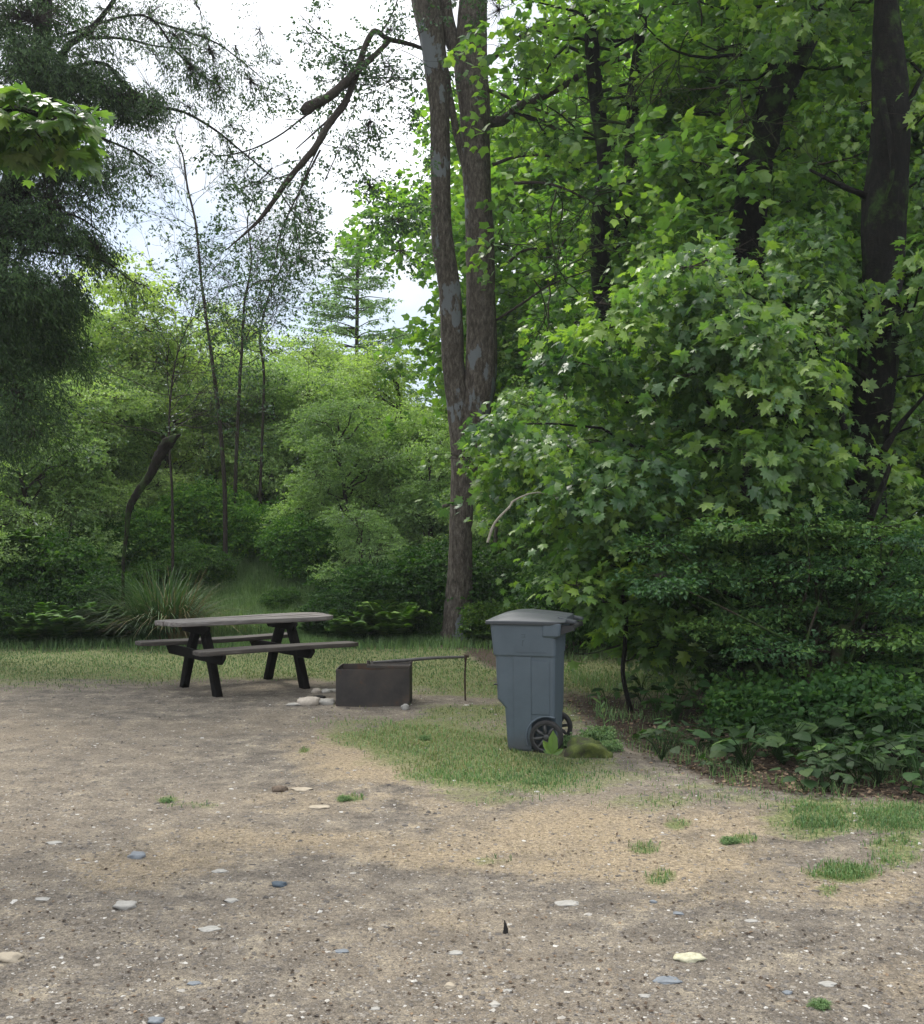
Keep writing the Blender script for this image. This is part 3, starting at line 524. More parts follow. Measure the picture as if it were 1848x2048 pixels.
for yv in np.linspace(.03, .40, 8): tube_add(mb, [(-.05, yv, .372), (.345, yv, .375)], .006, 6)
for xv in (-.05, .345): tube_add(mb, [(xv, .01, .372), (xv, .42, .372)], .010, 6)
prism(mb, [(-.055, .36), (.352, .362), (.352, .378), (-.055, .386)], -.006, .006, 1); tube_add(mb, [(-.06, .16, .35), (-.055, .16, .41)], .016, 7); tube_add(mb, [(.35, .16, .36), (.352, .16, .405)], .014, 7)
gr_ = mb.build('grate', M['soot'], fr)
mb = MB(); P = resample([(-.01, .16, .395), (.25, .20, .405), (.55, .25, .425), (.865, .30, .432)], 14); tube_add(mb, P, np.interp(np.linspace(0, 1, 14), [0, .3, 1], [.010, .017, .013]), 8, rng, .06); mb.build('handle', simple('worn_bar', (.075, .07, .065), .5, .5, .4, .4, 30), fr)
mb = MB(); tube_add(mb, resample([(.868, .30, -.02), (.862, .30, .2), (.868, .30, .37), (.872, .30, .445)], 8), [.010, .008, .009, .010, .008, .010, .014, .016], 7, rng, .1); tube_add(mb, [(.855, .30, .44), (.90, .30, .438)], .014, 7); mb.build('post', simple('rusty_rod', (.045, .028, .02), .8, .3, .2, .4, 30), fr)
o = rockmesh('ash_pile', np.random.default_rng(3), .3, .2, .05, simple('charred_ash', (.05, .045, .04), .95, .1, 0, .5, 30, .8, .01), sub=3, sink=.4); o.location = (fb[0] + .02, fb[1] + .22, zf + .01); tag(o, 'charred ash heap inside the steel fire ring', 'ash pile')
for kx, (px, py, w_, h_, mk, lab) in enumerate([(616, 1410, 40, 25, 'tan', 'pale rounded rock left of the fire ring, largest and palest of the pile'), (646, 1408, 44, 17, 'grey', 'grey slab rock touching the left side of the fire ring'), (632, 1386, 18, 14, 'tan', 'small upright rock behind the pale rounded rock'),
        (652, 1386, 20, 12, 'grey', 'low grey rock behind the slab rock'), (588, 1411, 30, 7, 'grey', 'thin flat rock at the left tip of the rock pile'), (665, 1384, 16, 10, 'grey', 'small dark rock tucked against the back left corner of the ring'), (636, 1396, 24, 9, 'black', 'blackened burnt rock between the pale rocks')]):
    g = gnd(px, py); s = g[1] / F; o = rockmesh('fireside_rock', np.random.default_rng(200 + kx), w_ * s * .52, w_ * s * .42, h_ * s * .62, SM[mk] if mk != 'tan' else stonemat('fireside_stone', (.40, .35, .29)), sink=.25, rough=.3); o.location = (g[0], g[1] + .05, float(height(g[0], g[1]))); tag(o, lab, 'rock', 'rocks beside the fire ring')
g = gnd(811, 1419); o = rockmesh('fireside_rock', np.random.default_rng(230), .034, .03, .045, SM['white'], sink=.2, rough=.35); o.location = (g[0], g[1], float(height(g[0], g[1]))); tag(o, 'small white rock at the right front corner of the fire ring', 'rock', 'rocks beside the fire ring')
# ------------------------------------------------------------------ wheeled bin
def plastic(name, c, rough=.42):
    m, t, p, o = mat(name); n = noise(t, 260, 3, .6); n2 = noise(t, 3.5, 6, .7); cc = ramp(t, n2.outputs[0], [(.35, tuple(x * .86 for x in c)), (.65, tuple(x * 1.08 for x in c))]).outputs[0]
    n3 = noise(t, 2.0, 5, .7, stretch=(1, 1, 1)); geo = nd(t, 'ShaderNodeTexCoord'); sp = nd(t, 'ShaderNodeSeparateXYZ'); t.links.new(geo.outputs['Object'], sp.inputs[0])
    ad = nd(t, 'ShaderNodeMath'); ad.operation = 'MULTIPLY_ADD'; t.links.new(n3.outputs[0], ad.inputs[0]); ad.inputs[1].default_value = .35; t.links.new(sp.outputs[2], ad.inputs[2])
    dk = ramp(t, ad.outputs[0], [(.20, (.55, .55, .55)), (.34, (0, 0, 0))]).outputs[0]; cc = mixc(t, dk, cc, (.055, .045, .034))
    t.links.new(cc, p.inputs['Base Color']); p.inputs['Roughness'].default_value = rough; bump(t, n.outputs[0], p, .12, .0015); return m
M['cart'] = plastic('slate_plastic', (.072, .095, .115), .5); M['lid'] = simple('lid_plastic', (.038, .044, .050), .42, .5, 0, .12, 6, .06, .002); M['blackp'] = simple('black_plastic', (.014, .014, .015), .5, .5, 0, .3, 20)
cx, cyy = 1109 - 924, 8.06; bx, by = (cx / F) * cyy, cyy; th = R(-14); cs, sn = math.cos(th), math.sin(th)
def rrect(x0, x1, y0, y1, r, n=5):
    o = []
    for (ax, ay, a0) in ((x1 - r, y1 - r, 0), (x0 + r, y1 - r, 90), (x0 + r, y0 + r, 180), (x1 - r, y0 + r, 270)):
        for i in range(n): a = R(a0 + 90 * i / (n - 1)); o.append((ax + r * math.cos(a), ay + r * math.sin(a)))
    return np.array(o)
def loft(mb, levels, mat=0, caps=(True, True), smooth=False):
    V = []; 
    for (z, x0, x1, hy, r) in levels: q = rrect(x0, x1, -hy, hy, r); V.append(np.column_stack([q, np.full(len(q), z)]))
    n = len(V[0]); m_ = len(V); V = np.vstack(V); i = np.arange(m_ - 1)[:, None] * n; j = np.arange(n)[None]; k = (j + 1) % n; mb.add(V, np.stack([i + j, i + k, i + n + k, i + n + j], -1).reshape(-1, 4), mat, .5, smooth)
    if caps[0]: mb.add(V[:n], [list(range(n))[::-1]], mat, .5, False)
    if caps[1]: mb.add(V[-n:], [list(range(n))], mat, .5, False)
# origin: centre of the footprint; near back corner sits at local (.185, -.22)
ox = bx - (.185 * cs + .22 * sn); oy = by - (.185 * sn - .22 * cs)
bn = empty('wheeled_bin', (ox, oy, float(height(ox, oy)) - .005), th); tag(bn, 'blue-grey plastic wheeled rubbish bin with a domed grey lid standing on the grass', 'rubbish bin')
mb = MB(); loft(mb, [(.0, -.160, .175, .205, .03), (.012, -.170, .183, .213, .03), (.325, -.190, .186, .228, .03), (.385, -.245, .187, .231, .03), (.72, -.258, .190, .246, .03), (.735, -.262, .191, .252, .03), (.95, -.285, .194, .268, .03)])
body = mb.build('body', M['cart'], bn)
mbc = MB()
for sy in (-1, 1):
    a = np.linspace(0, 2 * math.pi, 40, endpoint=False); V = [(.128 + .150 * math.cos(u), sy * .40, .118 + .150 * math.sin(u)) for u in a] + [(.128 + .150 * math.cos(u), sy * .155, .118 + .150 * math.sin(u)) for u in a]
    j = np.arange(40); k = (j + 1) % 40; ff = np.stack([j, k, k + 40, j + 40], -1); mbc.add(V, ff if sy < 0 else ff[:, ::-1], 0, .5, False); mbc.add(V, [list(range(40))[::(-1 if sy < 0 else 1)]]); mbc.add(V, [list(range(40, 80))[::(1 if sy < 0 else -1)]])
cut = mbc.build('cutter', M['cart'])
for ob in (body, cut):
    b2 = bmesh.new(); b2.from_mesh(ob.data); bmesh.ops.remove_doubles(b2, verts=b2.verts, dist=1e-6); bmesh.ops.recalc_face_normals(b2, faces=b2.faces); b2.to_mesh(ob.data); b2.free()
cut.parent = bn; md = body.modifiers.new('b', 'BOOLEAN'); md.object = cut; md.operation = 'DIFFERENCE'; md.solver = 'EXACT'
dg = bpy.context.evaluated_depsgraph_get(); nm_ = bpy.data.meshes.new_from_object(body.evaluated_get(dg)); body.modifiers.clear(); body.data = nm_; bpy.data.objects.remove(cut)
bevel(body, .004, 2)
# rim band, back flange, raised panels and arch lips stand a few mm proud of the body
mb = MB(); loft(mb, [(.712, -.266, .1965, .2535, .032), (.722, -.271, .197, .257, .032), (.945, -.293, .199, .2745, .034), (.952, -.286, .196, .270, .03)]); bevel(mb.build('rim_band', M['cart'], bn), .003)
mb = MB(); loft(mb, [(.845, .10, .202, .262, .02), (.868, .10, .232, .279, .02), (.953, .10, .240, .285, .02), (.958, .10, .236, .281, .018)]); bevel(mb.build('back_flange', M['cart'], bn), .003)
def side_y(z): return -np.interp(z, [0, .012, .325, .385, .72], [.205, .213, .228, .231, .246])
def panel(name, x0, x1, z0, z1, th_=.005, m='cart'):
    mb = MB(); V = []
    for z in (z0, z1):
        y_ = side_y(z); V += [(x0, y_ + .01, z), (x1, y_ + .01, z), (x1, y_ - th_, z), (x0, y_ - th_, z)]
    mb.add(V, [[0, 1, 2, 3][::-1], [4, 5, 6, 7], [3, 2, 6, 7], [0, 3, 7, 4], [1, 5, 6, 2], [0, 4, 5, 1]], 0, .5, False); return bevel(mb.build(name, M[m], bn), .002)
panel('side_panel', -.117, .0145, .02, .709, .005); panel('side_panel', .0165, .150, .285, .675, .0055)
mb = MB(); a = np.linspace(R(-28), R(205), 30); P = np.array([(.128 + .152 * math.cos(u), -.226 + .006 * math.sin(u), .118 + .152 * math.sin(u)) for u in a]); P = P[P[:, 0] < .186]; tube_add(mb, P, .009, 6); mb.build('wheel_arch', M['cart'], bn)
mb = MB(); prism(mb, [(-.268, .50), (-.245, .50), (-.235, .492), (-.268, .490)], -.20, -.236, 1); mb.build('front_catch', M['blackp'], bn)
# faint worn stamp on the side of the rim
mb = MB()
for (a0, b0, a1, b1) in ((-.055, .875, -.035, .875), (-.055, .855, -.035, .855), (-.045, .83, -.045, .79), (-.045, .83, -.03, .826), (-.028, .878, -.028, .850), (-.10, .742, .13, .742)):
    yb = lambda z: -np.interp(z, [.722, .945], [.257, .2745]) - .0005
    tube_add(mb, [(a0, yb(b0), b0), (a1, yb(b1), b1)], .0016, 4)
mb.build('worn_stamp', simple('stamp_shade', (.045, .058, .07), .6), bn)
# lid
nxl, nyl = 34, 22; U = np.linspace(0, 1, nxl); Vv = np.linspace(-1, 1, nyl); top = []; bot = []
for u in U:
    for v in Vv:
        xx = -.325 + .60 * u; hy = .292 * (1 - .10 * max(0, (u - .78) / .22) ** 2 - .06 * max(0, (.12 - u) / .12) ** 2); yy = v * hy
        d = .062 * (1 - abs(v) ** 3.2) * (1 - (1 - min(1, u / .42)) ** 2.2) * (1 - .55 * max(0, (u - .42) / .58) ** 1.4)
        d += .010 * math.exp(-((abs(v) - .50) / .10) ** 2) * min(1, u * 3) + .007 * math.exp(-((v) / .12) ** 2) * min(1, u * 3); top.append((xx, yy, .972 + d)); bot.append((xx, yy * .995, .944 + .02 * max(0, (u - .8) / .2)))
mb = MB(); i = np.arange(nxl - 1)[:, None] * nyl; j = np.arange(nyl - 1)[None]; q = np.stack([i + j, i + nyl + j, i + nyl + j + 1, i + j + 1], -1).reshape(-1, 4); nT = nxl * nyl; Vl = np.array(top + bot)
mb.add(Vl, q[:, ::-1] * 1, 0, .5, True); mb.add(Vl, q + nT, 0, .5, True)
edge = [a for a in range(nyl)] + [b * nyl + nyl - 1 for b in range(1, nxl)] + [(nxl - 1) * nyl + a for a in range(nyl - 2, -1, -1)] + [b * nyl for b in range(nxl - 2, 0, -1)]
e = np.array(edge); e2 = np.roll(e, -1); mb.add(Vl, np.stack([e, e2, e2 + nT, e + nT], -1), 0, .5, False)
lid = mb.build('lid', M['lid'], bn); b2 = bmesh.new(); b2.from_mesh(lid.data); bmesh.ops.remove_doubles(b2, verts=b2.verts, dist=1e-6); bmesh.ops.recalc_face_normals(b2, faces=b2.faces); b2.to_mesh(lid.data); b2.free(); bevel(lid, .008, 3)
mb = MB()
for v in (-.17, .17):
    mb = MB(); prism(mb, [(.20, 1.005), (.34, .975), (.345, .955), (.24, .955)], v - .045, v + .045, 1); bevel(mb.build('lid_hinge', M['lid'], bn), .008)
mb = MB(); tube_add(mb, [(.315, -.25, .925), (.315, .25, .925)], .017, 10)
for v in (-.225, .225): prism(mb, [(.20, .948), (.33, .94), (.335, .91), (.20, .865)], v - .02, v + .02, 1)
mb.build('handle_bar', M['blackp'], bn)
def lathe_y(mb, prof, c, n=36, mat=0):
    a = np.arange(n) / n * 2 * math.pi; V = []
    for (r, yv) in prof: V += [(c[0] + r * math.cos(u), c[1] + yv, c[2] + r * math.sin(u)) for u in a]
    m_ = len(prof); i = np.arange(m_ - 1)[:, None] * n; j = np.arange(n)[None]; k = (j + 1) % n; mb.add(V, np.stack([i + j, i + k, i + n + k, i + n + j], -1).reshape(-1, 4), mat, .5, True)
for sy in (-1, 1):
    c0 = (.128, sy * .232, .121); wh = empty('wheel', (0, 0, 0)); wh.parent = bn
    mb = MB(); lathe_y(mb, [(.098, -.028), (.112, -.030), (.122, -.024), (.125, 0), (.122, .024), (.112, .030), (.098, .028), (.098, -.028)], c0); mb.build('tyre', simple('rubber', (.022, .021, .020), .75, .3, 0, .3, 25), wh)
    mb = MB(); lathe_y(mb, [(.098, -.026), (.093, -.026), (.090, -.018), (.090, .018), (.093, .026), (.098, .026)], c0); lathe_y(mb, [(.001, sy * .024), (.014, sy * .024), (.024, sy * .018), (.026, 0), (.026, -sy * .02)], c0)
    for q in range(8):
        a = q / 8 * 6.283; P = [(c0[0] + r_ * math.cos(a + w2), c0[1] + sy * yo, c0[2] + r_ * math.sin(a + w2)) for r_, w2, yo in ((.02, 0, .012), (.045, .12, .015), (.07, .16, .016), (.094, .1, .012))]; tube_add(mb, resample(P, 6), [.006, .011, .014, .014, .012, .009], 6)
    mb.build('rim', simple('wheel_rim', (.042, .041, .040), .55, .5, 0, .3, 25), wh)
mb = MB(); tube_add(mb, [(.128, -.24, .121), (.128, .24, .121)], .010, 8); mb.build('axle', M['blackp'], bn)
# ------------------------------------------------------------------ trees that stand at one place each
def grounded(mb, name, mats, root):
    o = mb.build(name, mats, root); o.data.transform(Matrix.Translation(-root.location)); o.data.update(); return o
def treeroot(name, px, Y, **kw):
    x = (px - 924) / F * Y; r_ = empty(name, (x, Y, float(height(x, Y)))); tag(r_, **kw); return r_
def pl(pts):
    """polyline from (px, py, Y) rows"""
    return np.array([at(*q) for q in pts])
def poly_rand(rng, poly, n, mind=0):
    poly = np.array(poly, float); lo, hi = poly.min(0), poly.max(0); out_ = []
    tries = 0
    while len(out_) < n and tries < 60000:
        tries += 1; q = rng.uniform(lo, hi); ins = False; j = len(poly) - 1
        for i in range(len(poly)):
            (xi, yi), (xj, yj) = poly[i], poly[j]
            if (yi > q[1]) != (yj > q[1]) and q[0] < (xj - xi) * (q[1] - yi) / (yj - yi) + xi: ins = not ins
            j = i
        if not ins: continue
        if mind and any((q[0] - a[0]) ** 2 + (q[1] - a[1]) ** 2 < (mind * (.6 + .4 * rng.random())) ** 2 for a in out_): continue
        out_.append(q)
    return out_
def limb(mb, rng, a, b, r0, r1, sag=.15, kink=.06, sides=6, mat=0, n=9):
    a = np.array(a, float); b = np.array(b, float); t = np.linspace(0, 1, 5)[:, None]; P = a + (b - a) * t; ln = np.linalg.norm(b - a); P[1:-1] += rng.normal(0, kink * ln, (3, 3)); P[:, 2] += sag * ln * np.sin(np.pi * t[:, 0]); P = resample(P, n); tube_add(mb, P, np.linspace(r0, r1, n), sides, rng, .05, mat, cap=False); return P
def crown_from(rng, trunkP, wood, lf, poly, n, Yr, rpx, rY, ns, k, size, tpl, Ln, mind=0, flat=.55, limbs=.5, lr=.03, wmat=1, seed=0, thr=-.35, **kw):
    """fill a stretch of a tree's crown with leafy clumps, each tied back to the trunk by a limb"""
    tb_ = np.random.default_rng(seed + 5)
    for ci, q in enumerate(poly_rand(rng, poly, n, mind)):
        sz1 = size * tb_.uniform(.72, 1.28)
        Y = rng.uniform(*Yr); c = at(q[0], q[1], Y); 
        if c[2] < .3: c[2] = .3
        rx = rng.uniform(*rpx) / F * Y; clump(lf, rng, c, (rx, rY * rng.uniform(.7, 1.2), rx * flat), ns, k, sz1, tpl, Ln, seed=seed + ci, thr=thr, wood=(wmat, .006, .35), tbias=tb_.normal(0, .17), **kw)
        if rng.random() < limbs:
            dz = np.abs(trunkP[:, 2] - (c[2] - .25 * np.linalg.norm((trunkP - c)[:, :2], axis=1))); i = int(np.argmin(dz)); d = np.linalg.norm(trunkP[i] - c); limb(wood, rng, trunkP[i], c, lr * (.6 + .15 * d), .007, sag=-.02)
def fringe(lf, rng, Q, per_m, Ln, k, size, tpl, mat_=1, f0=.12, droop=.6, down=.6, spread=.10):
    """leafy twigs growing along a branch and hanging from it"""
    ln = np.sum(np.linalg.norm(np.diff(Q, axis=0), axis=1)); n = int(ln * per_m); u = f0 + (1 - f0) * rng.random(n); s_ = np.linspace(0, 1, len(Q)); C = np.stack([np.interp(u, s_, Q[:, c]) for c in range(3)], -1) + rng.normal(0, spread * .3, (n, 3))
    T = nrm(np.gradient(Q, axis=0)); Tt = np.stack([np.interp(u, s_, T[:, c]) for c in range(3)], -1); D = Tt * .7 + rng.normal(0, .6, (n, 3)); D[:, 2] -= .25
    kp = holes(C, 3.3, 2.4) > -.25; sprays(lf, rng, C[kp], D[kp], Ln * rng.uniform(.5, 1.4, int(kp.sum())), k, size, tpl, droop=droop, width=.35, nj=.8, down=down, twig=(mat_, .0035))
rng = np.random.default_rng(11)
# --- the twin-stemmed alder behind the fire ring
Y0 = 16.5; tw = treeroot('twin_stem_tree', 911, Y0, label='tall tree forking into two bare grey-brown stems, standing just behind the fire ring', cat='tree')
wd_ = MB(); lf = MB()
PL = pl([(908, 1325, Y0), (911, 1290, Y0), (914, 1238, Y0), (920, 1167, Y0), (921, 1062, Y0), (924, 956, Y0), (926, 880, Y0), (914, 790, Y0 - .02), (906, 724, Y0 - .05), (905, 690, Y0 - .05), (902, 600, Y0 - .1), (898, 560, Y0 - .1), (885, 467, Y0 - .1), (882, 347, Y0 - .1), (879, 224, Y0 - .1), (867, 97, Y0 - .1), (850, 0, Y0 - .1), (834, -120, Y0 - .1), (820, -300, Y0)])
RL = np.array([40, 31, 27, 26, 23, 23.5, 26, 23, 21.5, 21.5, 22, 22, 21, 19.5, 20, 23, 28, 25, 20]) / F * Y0
PR = pl([(928, 1000, Y0 + .08), (938, 900, Y0 + .08), (946, 840, Y0 + .05), (958, 780, Y0), (963, 724, Y0), (964, 650, Y0), (963, 598, Y0), (962, 486, Y0), (956, 374, Y0), (952, 300, Y0), (949, 224, Y0), (940, 130, Y0), (942, 60, Y0), (948, -60, Y0), (960, -260, Y0 + .2)])
RR = np.array([16, 24, 28, 31, 31, 29, 29, 28, 28, 28.5, 31, 32, 30, 25, 20]) / F * Y0
def barktube(P, rr, n, sides, rg, jit=.035):
    u = np.linspace(0, 1, len(P)); Q = resample(P, n); r_ = np.interp(np.linspace(0, 1, n), u, rr); V, Fc = tube(Q, r_, sides)
    c = np.repeat(Q, sides, 0); d = V - c; th_ = np.tile(np.arange(sides) / sides * 6.283, n); z = V[:, 2]
    k_ = 1 + .05 * np.sin(3 * th_ + z * .8 + P[0, 0]) + .04 * np.sin(7 * th_ - z * 1.3) + .05 * np.sin(2 * th_ + z * 3.1) * np.sin(z * 1.7) + rg.normal(0, jit * .5, len(V)); return c + d * k_[:, None], Fc
wd_.add(*barktube(PL, RL, 120, 22, rng)); wd_.add(*barktube(PR, RR, 100, 22, rng))
for a in range(5):
    an = a * 1.25 + .3; b = PL[1]; tube_add(wd_, resample([b + np.array([math.cos(an), math.sin(an), 0]) * .10 + UP * .25, b + np.array([math.cos(an), math.sin(an), 0]) * .24 + UP * .02, b + np.array([math.cos(an), math.sin(an), 0]) * .45 - UP * .1], 6), [.12, .11, .09, .07, .05, .03], 8, rng, .06)
tube_add(wd_, resample(pl([(930, 335, Y0), (914, 270, Y0), (898, 185, Y0), (888, 130, Y0)]), 12), .055, 8, rng, .06)
tube_add(wd_, resample(pl([(936, 130, Y0), (905, 80, Y0 + .1), (890, 20, Y0 + .1), (884, -60, Y0)]), 12), np.linspace(.14, .10, 12), 10, rng, .06)
tube_add(wd_, resample(pl([(884, 1015, Y0 + .5), (960, 985, Y0 + .5), (992, 1030, Y0 + .5), (990, 1085, Y0 + .5)]), 8), .03, 7, rng, .1)
br = MB()   # broken boughs on the left
tube_add(br, resample(pl([(848, 98, Y0), (812, 86, Y0 - .2), (775, 78, Y0 - .4), (752, 62, Y0 - .5), (738, 75, Y0 - .6), (722, 118, Y0 - .7), (712, 150, Y0 - .8), (690, 205, Y0 - .9), (660, 245, Y0 - 1.1), (634, 290, Y0 - 1.3), (608, 322, Y0 - 1.4), (572, 365, Y0 - 1.5), (545, 405, Y0 - 1.6), (520, 438, Y0 - 1.7), (492, 465, Y0 - 1.8), (452, 500, Y0 - 1.9)]), 50), np.interp(np.linspace(0, 1, 50), [0, .2, .5, .75, 1], [.030, .040, .050, .040, .008]), 9, rng, .07)
tube_add(br, resample(pl([(778, 82, Y0 - .4), (752, 108, Y0 - .6), (722, 135, Y0 - .8), (690, 165, Y0 - 1.0), (655, 195, Y0 - 1.2), (625, 210, Y0 - 1.3), (606, 225, Y0 - 1.35)]), 26), np.interp(np.linspace(0, 1, 26), [0, .4, .8, .95, 1], [.035, .050, .075, .085, .05]), 10, rng, .08)
for P_, r_ in (([(712, 160, Y0 - .8), (655, 200, Y0 - 1.2), (600, 240, Y0 - 1.4), (560, 270, Y0 - 1.5), (505, 298, Y0 - 1.6), (440, 312, Y0 - 1.7), (418, 300, Y0 - 1.7)], .018), ([(640, 300, Y0 - 1.2), (600, 380, Y0 - 1.3), (560, 470, Y0 - 1.3), (548, 560, Y0 - 1.3)], .016), ([(700, 200, Y0 - .9), (640, 255, Y0 - 1), (592, 298, Y0 - 1.1)], .025), ([(760, 68, Y0 - .5), (778, 40, Y0 - .5), (795, 0, Y0 - .5), (805, -60, Y0 - .5)], .016), ([(720, 158, Y0), (790, 155, Y0 - .1), (850, 158, Y0)], .014), ([(672, 232, Y0 - 1), (620, 330, Y0 - 1.2), (590, 420, Y0 - 1.3), (600, 500, Y0 - 1.3)], .014), ([(600, 340, Y0 - 1.4), (545, 360, Y0 - 1.5), (470, 380, Y0 - 1.6)], .012), ([(740, 90, Y0 - .5), (690, 100, Y0 - .6), (630, 60, Y0 - .7), (600, 30, Y0 - .8)], .014), ([(560, 385, Y0 - 1.5), (600, 440, Y0 - 1.5), (640, 470, Y0 - 1.4)], .010), ([(545, 335, Y0 - 1.4), (520, 360, Y0 - 1.4), (495, 368, Y0 - 1.4)], .012), ([(650, 360, Y0 - 1), (700, 250, Y0 - 1)], .01), ([(725, 130, Y0 - .7), (800, 178, Y0), (848, 165, Y0)], .01)):
    tube_add(br, resample(pl(P_), 22), np.linspace(r_, r_ * .35, 22), 6, rng, .08); fringe(lf, rng, resample(pl(P_), 22), 9, .22, 7, .052, OVAL)
for P_, r_ in (([(975, 245, Y0), (1008, 240, Y0), (1035, 215, Y0 - .3), (1070, 200, Y0 - .5), (1120, 175, Y0 - .8), (1180, 140, Y0 - 1), (1260, 110, Y0 - 1.2)], .085), ([(1020, 228, Y0 - .2), (1075, 240, Y0), (1140, 272, Y0 + .3), (1200, 300, Y0 + .4)], .045), ([(975, 180, Y0), (1030, 200, Y0), (1090, 225, Y0), (1150, 240, Y0)], .030), ([(985, 330, Y0), (1040, 312, Y0), (1110, 315, Y0), (1200, 355, Y0)], .028), ([(1028, 366, Y0 - 2), (1100, 368, Y0 - 2), (1180, 402, Y0 - 2), (1230, 440, Y0 - 2)], .022), ([(970, 130, Y0), (1010, 95, Y0), (1060, 65, Y0), (1130, 40, Y0), (1190, 0, Y0)], .05), ([(1040, 70, Y0), (1100, 40, Y0), (1140, 50, Y0)], .03), ([(985, 645, Y0), (1040, 610, Y0 - .3), (1100, 570, Y0 - .5), (1180, 540, Y0 - .7)], .022), ([(1010, 530, Y0 + 1), (1060, 498, Y0 + 1), (1180, 500, Y0 + 1)], .026), ([(1110, 560, Y0), (1125, 490, Y0), (1170, 420, Y0)], .018)):
    tube_add(br, resample(pl(P_), 22), np.linspace(r_, r_ * .45, 22), 8, rng, .08)
tips = []; sg = []
for (px, py, n_, ln) in ((800, 100, 3, 1.0), (780, 150, 3, 1.1), (740, 170, 2, 1.1), (820, 160, 3, 1.0), (840, 60, 2, .8), (640, 280, 2, .9), (575, 365, 3, 1.0), (520, 440, 3, .9), (560, 470, 3, .8), (450, 312, 3, .6), (500, 300, 2, .6), (606, 322, 2, .7), (548, 560, 3, .8), (690, 205, 2, .8), (850, 240, 2, .6)):
    for _ in range(n_):
        b = at(px + rng.normal(0, 8), py, Y0 - (850 - px) / 400 * 1.7); grow(rng, b, [rng.normal(-.2, .7), rng.normal(0, .6), rng.normal(-.45, .5)], ln, .008, 2, .11, sg, .75, -.03, 2, .55, tips)
add_segs(br, sg, 0, 3, .0022)
TP = np.array([q[0] for q in tips]); TD = np.array([q[1] for q in tips]); kk = rng.random(len(TP)) < .8; sprays(lf, rng, TP[kk], TD[kk] + 1e-3, .13, 6, .052, OVAL, droop=.2, width=.6, nj=.8)
def airy(lf, rng, areas, Y, size=.05, tpl=OVAL, k=7, Ln=.16, **kw):
    """thin see-through foliage: small sprays spread through given stretches"""
    for (px, py, rx, ry, n) in areas:
        c = at(px, py, Y); clump(lf, rng, c, (rx / F * Y, .7, ry / F * Y), int(n * 1.7), k, size, tpl, Ln, seed=int(px + py), thr=-.05, hs=2.6, wood=(1, .004, .55), nj=.7, **kw)
airy(lf, rng, [(690, 130, 45, 35, 70), (780, 60, 60, 40, 50), (640, 40, 25, 16, 16), (620, 90, 30, 25, 26), (780, 130, 60, 40, 60), (740, 240, 35, 60, 46), (700, 300, 40, 25, 36), (740, 370, 50, 30, 50), (790, 440, 60, 28, 60), (830, 410, 40, 30, 30), (620, 420, 50, 60, 60), (600, 520, 60, 60, 60), (800, 500, 60, 50, 80), (850, 340, 20, 40, 14), (580, 200, 26, 40, 26), (820, 230, 30, 30, 20), (880, -60, 120, 50, 70), (1000, 20, 60, 40, 60), (1040, 110, 50, 35, 50)], Y0 - .6)
grounded(wd_, 'trunk', M['bark'], tw); grounded(br, 'branch', M['twig'], tw); grounded(lf, 'crown', [M['alder'], M['twig']], tw)
# --- right-hand maples
def maple(px, Y, P, rr, label, parts, m='maple', bark='darkbark', sides=14, seed=1, color=None, kind='tree'):
    rg = np.random.default_rng(seed); r_ = treeroot('maple_tree', px, Y, label=label, cat=kind); wd_ = MB(); lf = MB(); T = pl(P); wd_.add(*barktube(T, np.array(rr) / F * Y, 70, sides, rg, .06)); Td = resample(T, 60)
    parts(rg, wd_, lf, Td); grounded(wd_, 'trunk', M[bark], r_); o = grounded(lf, 'crown', [M[m], M['twig']], r_)
    if color: o.color = (*color, 1)
    return r_
def pA(rg, wd_, lf, T):
    a = dict(size=.100, tpl=MAPLE, Ln=.48, thr=-.24, droop=.6, flat=.34, nj=.65, down=.6)
    crown_from(rg, T, wd_, lf, [(1120, 680), (1000, 800), (935, 850), (925, 960), (990, 1010), (1060, 1090), (1180, 1110), (1330, 1080), (1450, 1040), (1640, 1030), (1640, 440), (1560, 440), (1380, 500), (1180, 610)], 92, (9.6, 11.8), (50, 90), .45, 23, 11, mind=50, limbs=.25, seed=1, **a)
    crown_from(rg, T, wd_, lf, [(1600, 560), (1600, 1000), (1900, 1000), (1980, 200), (1850, 150), (1830, 450)], 26, (9.6, 11.8), (50, 85), .45, 18, 9, mind=70, limbs=.4, seed=90, **a)
    crown_from(rg, T, wd_, lf, [(1560, -120), (2000, -120), (2000, 420), (1840, 380), (1640, 130)], 16, (10.5, 12.5), (60, 100), .5, 16, 9, mind=80, limbs=.5, seed=130, **a)
    crown_from(rg, T, wd_, lf, [(1100, -900), (2300, -900), (2300, -160), (1100, -160)], 24, (8.6, 13.5), (90, 150), .7, 18, 8, mind=80, limbs=.5, seed=170, **{**a, 'size': .19})
    for q in ([(1740, 395, 11), (1680, 370, 10.8), (1620, 340, 10.5)], [(1800, 240, 11), (1830, 180, 11), (1870, 100, 11)], [(1790, 700, 11), (1830, 560, 10.8), (1860, 520, 10.6)], [(1768, 900, 10), (1800, 850, 10), (1860, 780, 9.8)], [(1690, 860, 10), (1665, 770, 10), (1620, 660, 10)], [(1740, 1040, 9.6), (1770, 960, 9.6), (1790, 900, 9.6)], [(1765, 200, 10.8), (1785, 330, 10.6), (1770, 400, 10.7)]):
        tube_add(wd_, resample(pl(q), 10), np.linspace(.035, .014, 10), 7, rg, .08)
